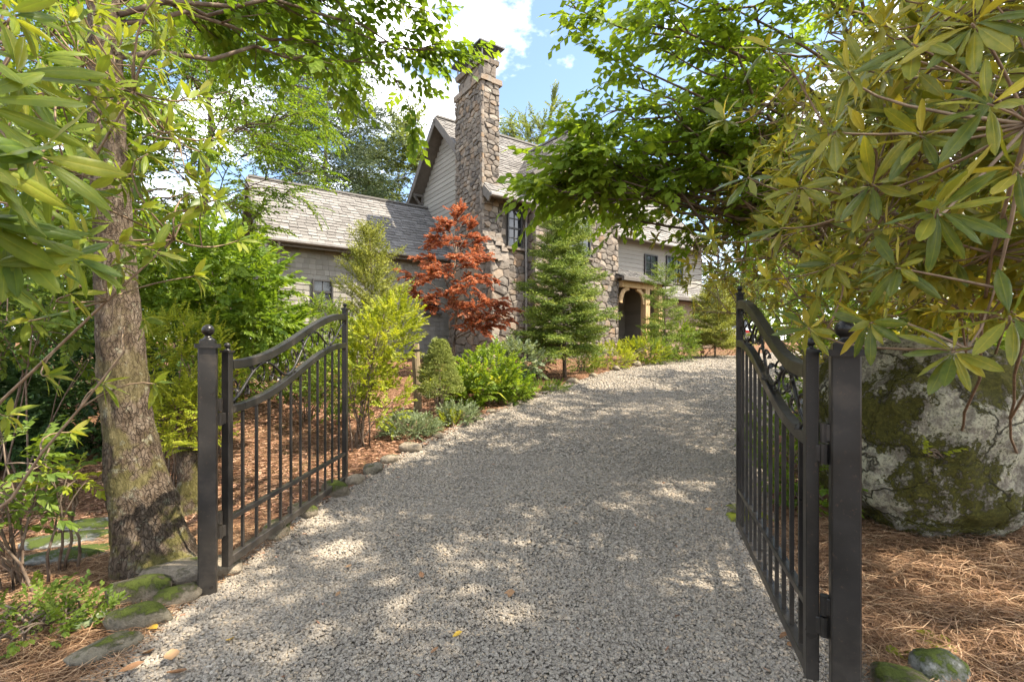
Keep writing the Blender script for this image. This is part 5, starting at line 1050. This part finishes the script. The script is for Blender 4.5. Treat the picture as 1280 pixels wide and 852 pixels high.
# bed along the drive
shrub('catmint_mound', 'low grey green mound spilling over the bed edge by the azalea', at(512, 7.15), [(W(515, 538, 7.1), (.40, .32, .22), 1)], 520, SP_TINY, 'leaf_pale', stems=5, scale=.85)
shrub('spotted_plant', 'small silvery plant with yellow new leaves under the dwarf conifer', at(575, 7.9), [(W(572, 522, 7.8), (.30, .25, .15), 1)], 220, SP_TINY, 'leaf_pale', stems=4, scale=1.1)
shrub('small_green_plant', 'small light green plant at the foot of the dwarf conifer', at(568, 7.5), [(W(563, 535, 7.6), (.14, .14, .1), 1)], 60, SP_TINY, 'leaf_lime', stems=3, scale=1.0)
def tufts(name, label, px, Z, n_, ln_, wd_, spread, mat, group=None):
    x, y = at(px, Z); z = float(ground(x, y)); o = thing(name, (x, y, z), label, 'plant', group)
    for k in range(n_):
        dx, dy = rng.normal(0, spread, 2); m = MB(); T = tuft(26, ln_, wd_, .7); m.add(T[0] + [dx, dy, float(ground(x + dx, y + dy)) - z], T[1], tint=np.clip(T[2] * .6 + .25, 0, 1)); m.build('leaf_tuft', mat, o)
tufts('daylily_clump', 'big clump of strap shaped yellow green leaves near the stone wall', 578, 10.2, 11, 1.2, .024, .32, 'leaf_lime')
tufts('iris_clump', 'thin blue green grass like clump behind the garden post', 540, 9.6, 3, .75, .01, .12, 'leaf_pale')
shrub('hydrangea_shrub', 'glossy broad leaved green shrub bulging towards the drive', at(612, 9.2), [(W(612, 468, 9.2), (.55, .45, .42), 1), (W(585, 490, 8.9), (.35, .3, .3), .6), (W(640, 490, 9.3), (.3, .3, .22), .5)], 420, SP_SHRUB, 'leaf_beech', stems=8, scale=.95, tint_bias=.2)
shrub('pale_shrub', 'cream edged leafy shrub against the fieldstone wall', at(645, 11.4), [(W(645, 452, 11.4), (.55, .4, .4), 1)], 240, SP_BUSH, 'leaf_pale', stems=6, scale=1.0, tint_bias=.15)
shrub('low_blue_shrub', 'low bluish evergreen cushion beside the mulch', at(636, 10.9), [(W(640, 468, 10.8), (.35, .3, .14), 1)], 160, SP_TINY, 'leaf_dark', stems=4, scale=1.2)
shrub('reddish_shrub', 'twiggy shrub with reddish olive leaves behind the spruce stem', at(668, 12.8), [(W(668, 445, 12.8), (.6, .5, .42), 1)], 230, SP_TINY, 'leaf_brown', stems=12, scale=1.6)
shrub('olive_shrub', 'twiggy olive shrub beneath the spruce boughs', at(725, 13.6), [(W(728, 448, 13.6), (.5, .4, .35), 1)], 200, SP_TINY, 'leaf_mid', stems=9, scale=1.5)
shrub('edge_groundcover', 'green groundcover spilling over the edging stones below the spruce', at(672, 10.4), [(W(668, 486, 10.3), (.7, .3, .1), 1), (W(640, 497, 9.6), (.35, .3, .14), .7)], 380, SP_TINY, 'leaf_mid', stems=4, scale=1.1)
shrub('yellow_perennials', 'light yellow green perennials edging the bed before the porch', at(775, 14.4), [(W(765, 447, 14.4), (.6, .4, .35), 1), (W(800, 441, 15.4), (.7, .4, .4), 1)], 420, SP_TINY, 'leaf_lime', stems=6, scale=1.6)
shrub('lavender_mound', 'blue green flowering mound before the timber porch', at(815, 15.9), [(W(815, 440, 15.6), (.7, .5, .36), 1), (W(845, 437, 16.4), (.7, .5, .4), 1)], 480, SP_TINY, 'leaf_mid', stems=6, scale=1.5)
shrub('porch_shrub', 'leafy shrub close to the porch post', at(840, 17.6), [(W(838, 425, 17.5), (1.0, .6, .55), 1)], 300, SP_BUSH, 'leaf_mid', stems=6, scale=.9, tint_bias=.15)
shrub('red_grass', 'tawny reddish low shrub beneath the small fir', at(880, 18.6), [(W(880, 427, 18.8), (.7, .5, .3), 1), (W(915, 428, 19.0), (.5, .4, .3), .6)], 260, SP_TINY, 'leaf_brown', stems=6, scale=1.7)
# right bank
shrub('bank_shrub', 'bright green leafy undergrowth on the bank behind the right gate', (3.1, 5.6), [((3.05, 5.2, .55), (.38, .9, .5), 1.3), ((4.7, 7.4, 1.1), (.55, .8, .7), 1), ((2.65, 4.5, .45), (.22, .6, .35), .6)], 520, SP_BUSH, 'leaf_beech', stems=12, scale=.7)
shrub('bank_shrub', 'dark evergreen thicket filling the bank beyond the boulder', (5.9, 7.6), [((5.9, 7.6, 2.0), (1.4, 1.4, 1.6), 1), ((8.2, 10.0, 2.6), (1.9, 1.5, 2.2), 1), ((5.0, 5.6, 1.0), (1.0, 1.0, 1.2), .7)], 1300, SP_BUSH, 'leaf_mid', stems=16, scale=1.35)
shrub('bank_shrub', 'tall evergreen thicket farther along the right side of the drive', (12.8, 12.4), [((12.8, 12.2, 3.0), (2.4, 1.5, 2.6), 1), ((19.0, 16.5, 3.2), (3.5, 2.0, 3.0), 1)], 900, SP_FAR, 'leaf_mid', stems=14, scale=1.2)
# mossy stump with a fern on it
x, y = at(243, 4.75); z = float(ground(x, y)); m = MB(); th = np.arange(20) * 2 * math.pi / 20
prof = [(.20, -.05), (.165, .08), (.14, .3), (.135, .52), (.12, .58), (.05, .6), (.001, .6)]; lathe(m, prof, (0, 0, 0), 20); m.v[0] = m.v[0] * (1 + .12 * noise3(m.v[0] * [1, 1, .4], 9, 3))[:, None]
o = m.build('tree_stump', 'bark', smooth=True); o.location = (x, y, z); tag(o, 'mossy old stump behind the left gate post', 'stump')
def fern(px_or_xy, label, size, n_, mat='leaf_lime', z=None, group='small ferns'):
    x, y = px_or_xy; z = float(ground(x, y)) if z is None else z; o = thing('fern', (x, y, z), label, 'fern', group)
    for k in range(n_):
        a = k * 6.28 / n_ + rng.normal(0, .3); m = MB(); e = rng.uniform(.5, 1.0); h = np.array([math.cos(a), math.sin(a), 0]); q = np.linspace(0, 1, 15); L_ = size * rng.uniform(.75, 1.1)
        pa = np.outer(q * L_ * math.cos(e), h) + np.outer(L_ * (q * math.sin(e) - .55 * q ** 2.2), [0, 0, 1.]); tube(m, pa, .0025, .001, 3); sd = np.array([-h[1], h[0], 0]); T = leaf_lo(.16, .02, .05)
        for s in (-1, 1):
            scatter(m, T, pa[1:], np.tile(sd * s, (14, 1)) + (pa[1:] - pa[:-1]) / np.linalg.norm(pa[1] - pa[0]) * .35, np.tile([0, 0, 1.], (14, 1)) + h * .3, L_ * .34 * np.sin(np.pi * (q[1:] * .82 + .15)) + .004, tint=np.full(14, rng.random()))
        m.build('frond', mat, o)
fern((x + .02, y - .02), 'yellow green fern drooping over the mossy stump', .34, 9, z=z + .56)
fern((2.18, 2.55), 'upright little fern in pine straw below the boulder', .13, 4); fern((1.92, 2.42), 'single flat fern frond lying in the pine straw', .12, 2); fern((-2.35, 2.75), 'bleached curling fern beside the long rounded rock', .2, 4, 'leaf_pale')
fern((2.05, 4.35), 'fern leaning through the bars of the right gate', .3, 6)
shrub('rhododendron_seedling', 'tiny seedling rooted on the face of the boulder', W(1165, 590, 3.62), [(W(1160, 568, 3.55), (.09, .04, .04), 1)], 5, SP_SHRUB, 'leaf_lime', stems=3, scale=.62)

# ------------------------------------------------------------------ ground litter
def strip_cloud(name, label, cat, n_, xy, length, width, mat, curve=.25, zoff=.02, hump=.03, seg=2):
    x, y = xy; n_ = len(x); a = rnd(0, 6.28, n_); L_ = rnd(.6, 1.2, n_) * length; cv = rng.normal(0, curve, n_); q = np.linspace(-.5, .5, seg + 1); V = []
    z = np.where(in_drive(x, y), drive_z(x, y), ground(x, y)) + rnd(0, zoff, n_); tl = rng.normal(0, .16, n_); d = np.stack([np.cos(a), np.sin(a)], 1); s = np.stack([-np.sin(a), np.cos(a)], 1)
    for k in q:
        c = np.stack([x, y], 1) + d * (k * L_)[:, None] + s * (cv * L_ * k * k * 2)[:, None]; w = width * (1.0 if abs(k) < .49 else .4); zz = z + tl * k * L_ + hump * (.25 - k * k)
        V += [np.concatenate([c - s * w, zz[:, None]], 1), np.concatenate([c + s * w, zz[:, None] + width * .6], 1)]
    V = np.stack(V, 1); Fc = []
    for k in range(seg): Fc += [[2 * k, 2 * k + 2, 2 * k + 3], [2 * k, 2 * k + 3, 2 * k + 1]]
    m = MB(); m.add(V.reshape(-1, 3), (np.array(Fc)[None] + (np.arange(n_) * 2 * (seg + 1))[:, None, None]).reshape(-1, 3), tint=np.repeat(rng.random(n_), 2 * (seg + 1)))
    return tag(m.build(name, mat), label, cat, kind='stuff')
def area(n_, x0, x1, y0, y1, keep=lambda x, y: ~in_drive(x, y)):
    x, y = rnd(x0, x1, n_), rnd(y0, y1, n_); k = keep(x, y); return x[k], y[k]
cat2 = lambda *p: (np.concatenate([q[0] for q in p]), np.concatenate([q[1] for q in p]))
strip_cloud('pine_straw', 'thick reddish pine straw covering the ground below the boulder', 'pine straw', 0, cat2(area(26000, 1.35, 4.6, 1.2, 4.2), area(5000, 2.0, 6.0, 4.0, 8.0)), .21, .0019, 'straw', hump=.05, zoff=.05)
strip_cloud('pine_straw', 'brown pine needles carpeting the slope around the stepping stones', 'pine straw', 0, cat2(area(20000, -4.4, -1.75, 1.6, 4.2), area(9000, -6.5, -2.2, 3.8, 7.5)), .18, .0017, 'straw', hump=.03, zoff=.03)
strip_cloud('mulch', 'reddish brown shredded mulch and dead leaves over the planting bed', 'mulch', 0, cat2(area(22000, -5.5, 0, 4.4, 9.5), area(10000, -5, 6.0, 9.0, 17)), .055, .011, 'litter', zoff=.02, hump=.012, seg=1)
x, y = area(1400, -2.6, 2.4, 1.2, 9, keep=lambda x, y: (np.abs(x - np.interp(y, LE[:, 1], LE[:, 0])) < .22) | (np.abs(x - np.interp(y, RE[:, 1], RE[:, 0])) < .25) | (rng.random(len(x)) < .13))
strip_cloud('leaf_litter', 'scattered bits of bark and dry leaf along the gravel edges', 'leaf litter', 0, (x, y), .04, .006, 'litter', zoff=.02, hump=.01, seg=2)
# moss cushions along the foot of the left gate
LF = leaf_hi(.3, .12, .2, 4)
def fallen(px, py, size, mat, label, rot, group, cat='leaf', curl=.3):
    yy = np.linspace(1.2, 12, 600); pj = HY + F * (EYE - gprof(yy)) / yy; Z = float(np.interp(-py, -pj, yy)); x = (px - HX) / F * Z
    m = MB(); v = LF[0].copy(); v[:, 2] += curl * (v[:, 1] - .5) ** 2 + .05; m.add(v * size, LF[1], tint=rng.random()); o = m.build('fallen_leaf', mat, smooth=True); o.location = (x, Z, float(drive_z(np.array(x), np.array(Z))) + .022); o.rotation_euler = (rng.normal(0, .15), rng.normal(0, .2), rot); return tag(o, label, cat, group)
fallen(196, 791, .085, 'leaf_yellow', 'orange yellow leaf lying beside the long rounded rock', 1.2, 'fallen leaves on the gravel')
for px, py, s, mt, rot in [(286, 810, .07, 'leaf_yellow', .3), (578, 798, .055, 'leaf_yellow', 1.9)]:
    fallen(px, py, s, mt, 'yellow fallen leaf lying on the open gravel', rot, 'yellow leaves on the gravel')
for px, py, s, mt, rot in [(192, 822, .10, 'leaf_brown', 1.1), (215, 838, .11, 'leaf_brown', .6), (180, 838, .10, 'leaf_brown', 2.2), (232, 852, .1, 'leaf_brown', 1.5), (645, 748, .09, 'leaf_brown', 1.5), (528, 727, .06, 'leaf_brown', .4), (440, 712, .05, 'leaf_brown', 2.0), (548, 818, .05, 'leaf_brown', 2.4), (722, 660, .05, 'leaf_brown', .5), (425, 745, .05, 'leaf_brown', 3.0), (890, 642, .06, 'leaf_brown', 1.0), (1000, 820, .09, 'leaf_brown', .2), (985, 800, .07, 'leaf_brown', 2.1)]:
    fallen(px, py, s, mt, 'dry brown leaf at the gravel edge beside the long rounded rock' if px < 240 else ('dry brown leaf on the gravel beneath the right gate leaf' if px > 880 else 'dry brown leaf lying out on the open gravel'), rot, 'brown leaves on the gravel', curl=.6)

# ------------------------------------------------------------------ parked car at the end of the drive
cx, cy = at(919, 31.0); cz = float(gprof(cy)) + .0
car = thing('parked_car', (cx, cy, cz), 'silver car with red tail lights parked at the end of the drive', 'car', rz=math.radians(-28))
def loft(secs):                                    # sections along y: list of (y, [(x,z)...])
    m = MB(); k = len(secs[0][1]); V = np.array([(x, y, z) for y, s in secs for x, z in s]); Fc = []
    for i in range(len(secs) - 1):
        for j in range(k): a, b = i * k + j, i * k + (j + 1) % k; Fc += [[a, b, b + k], [a, b + k, a + k]]
    for i in (0, len(secs) - 1): Fc += [[i * k, i * k + j, i * k + j + 1] for j in range(1, k - 1)]
    m.add(V, Fc); return m
def sec(w, z0, z1, c=.12): return [(-w + c, z0), (w - c, z0), (w, z0 + c), (w, z1 - c), (w - c, z1), (-w + c, z1), (-w, z1 - c), (-w, z0 + c)]
loft([(0, sec(.78, .45, .85)), (.12, sec(.88, .28, .98)), (.9, sec(.92, .22, 1.02)), (3.2, sec(.92, .22, .98)), (4.2, sec(.86, .26, .86)), (4.5, sec(.72, .36, .74))]).build('body', 'car_paint', car, smooth=False)
loft([(.22, sec(.72, .95, 1.02, .03)), (.75, sec(.62, .95, 1.46, .08)), (2.2, sec(.62, .95, 1.48, .08)), (3.15, sec(.74, .93, .99, .03))]).build('cabin', 'car_glass', car)
loft([(.72, sec(.60, 1.44, 1.50, .02)), (1.4, sec(.60, 1.46, 1.52, .02)), (2.2, sec(.58, 1.45, 1.50, .02))]).build('roof', 'car_paint', car)
for s in (-1, 1):
    m = MB(); box(m, (s * .62 - .2, -.02, .66), (s * .62 + .2, .14, .82)); m.build('tail_light', 'tail_light', car)
    for y in (.85, 3.6):
        m = MB(); tube(m, [(s * .76, y, .32), (s * .95, y, .32)], .32, .32, 20); wl = m.build('wheel', 'tyre', car); m = MB(); tube(m, [(s * .94, y, .32), (s * .96, y, .32)], .2, .2, 14); m.build('rim', 'rim', wl)
m = MB(); box(m, (-.8, -.06, .42), (.8, .1, .58)); m.build('bumper', 'car_paint', car)

# ------------------------------------------------------------------ distant woods
m = MB(); k = 22000; th = rnd(-1.35, 1.35, k); R_ = rnd(46, 64, k); hh = 9 + 3.5 * np.sin(th * 11) + 2.5 * np.sin(th * 27 + 1); z = 2.8 + hh * rng.random(k) ** .8
P = np.stack([R_ * np.sin(th), R_ * np.cos(th), z], 1); P += 1.0 * unit(rng.normal(size=P.shape)); scatter(m, leaf_lo(.4), P, rng.normal(size=P.shape), rng.normal(size=P.shape), rnd(.5, 1.1, k))
tag(m.build('distant_woods', 'leaf_mid'), 'wooded skyline beyond the house and the drive', 'woods', kind='stuff')
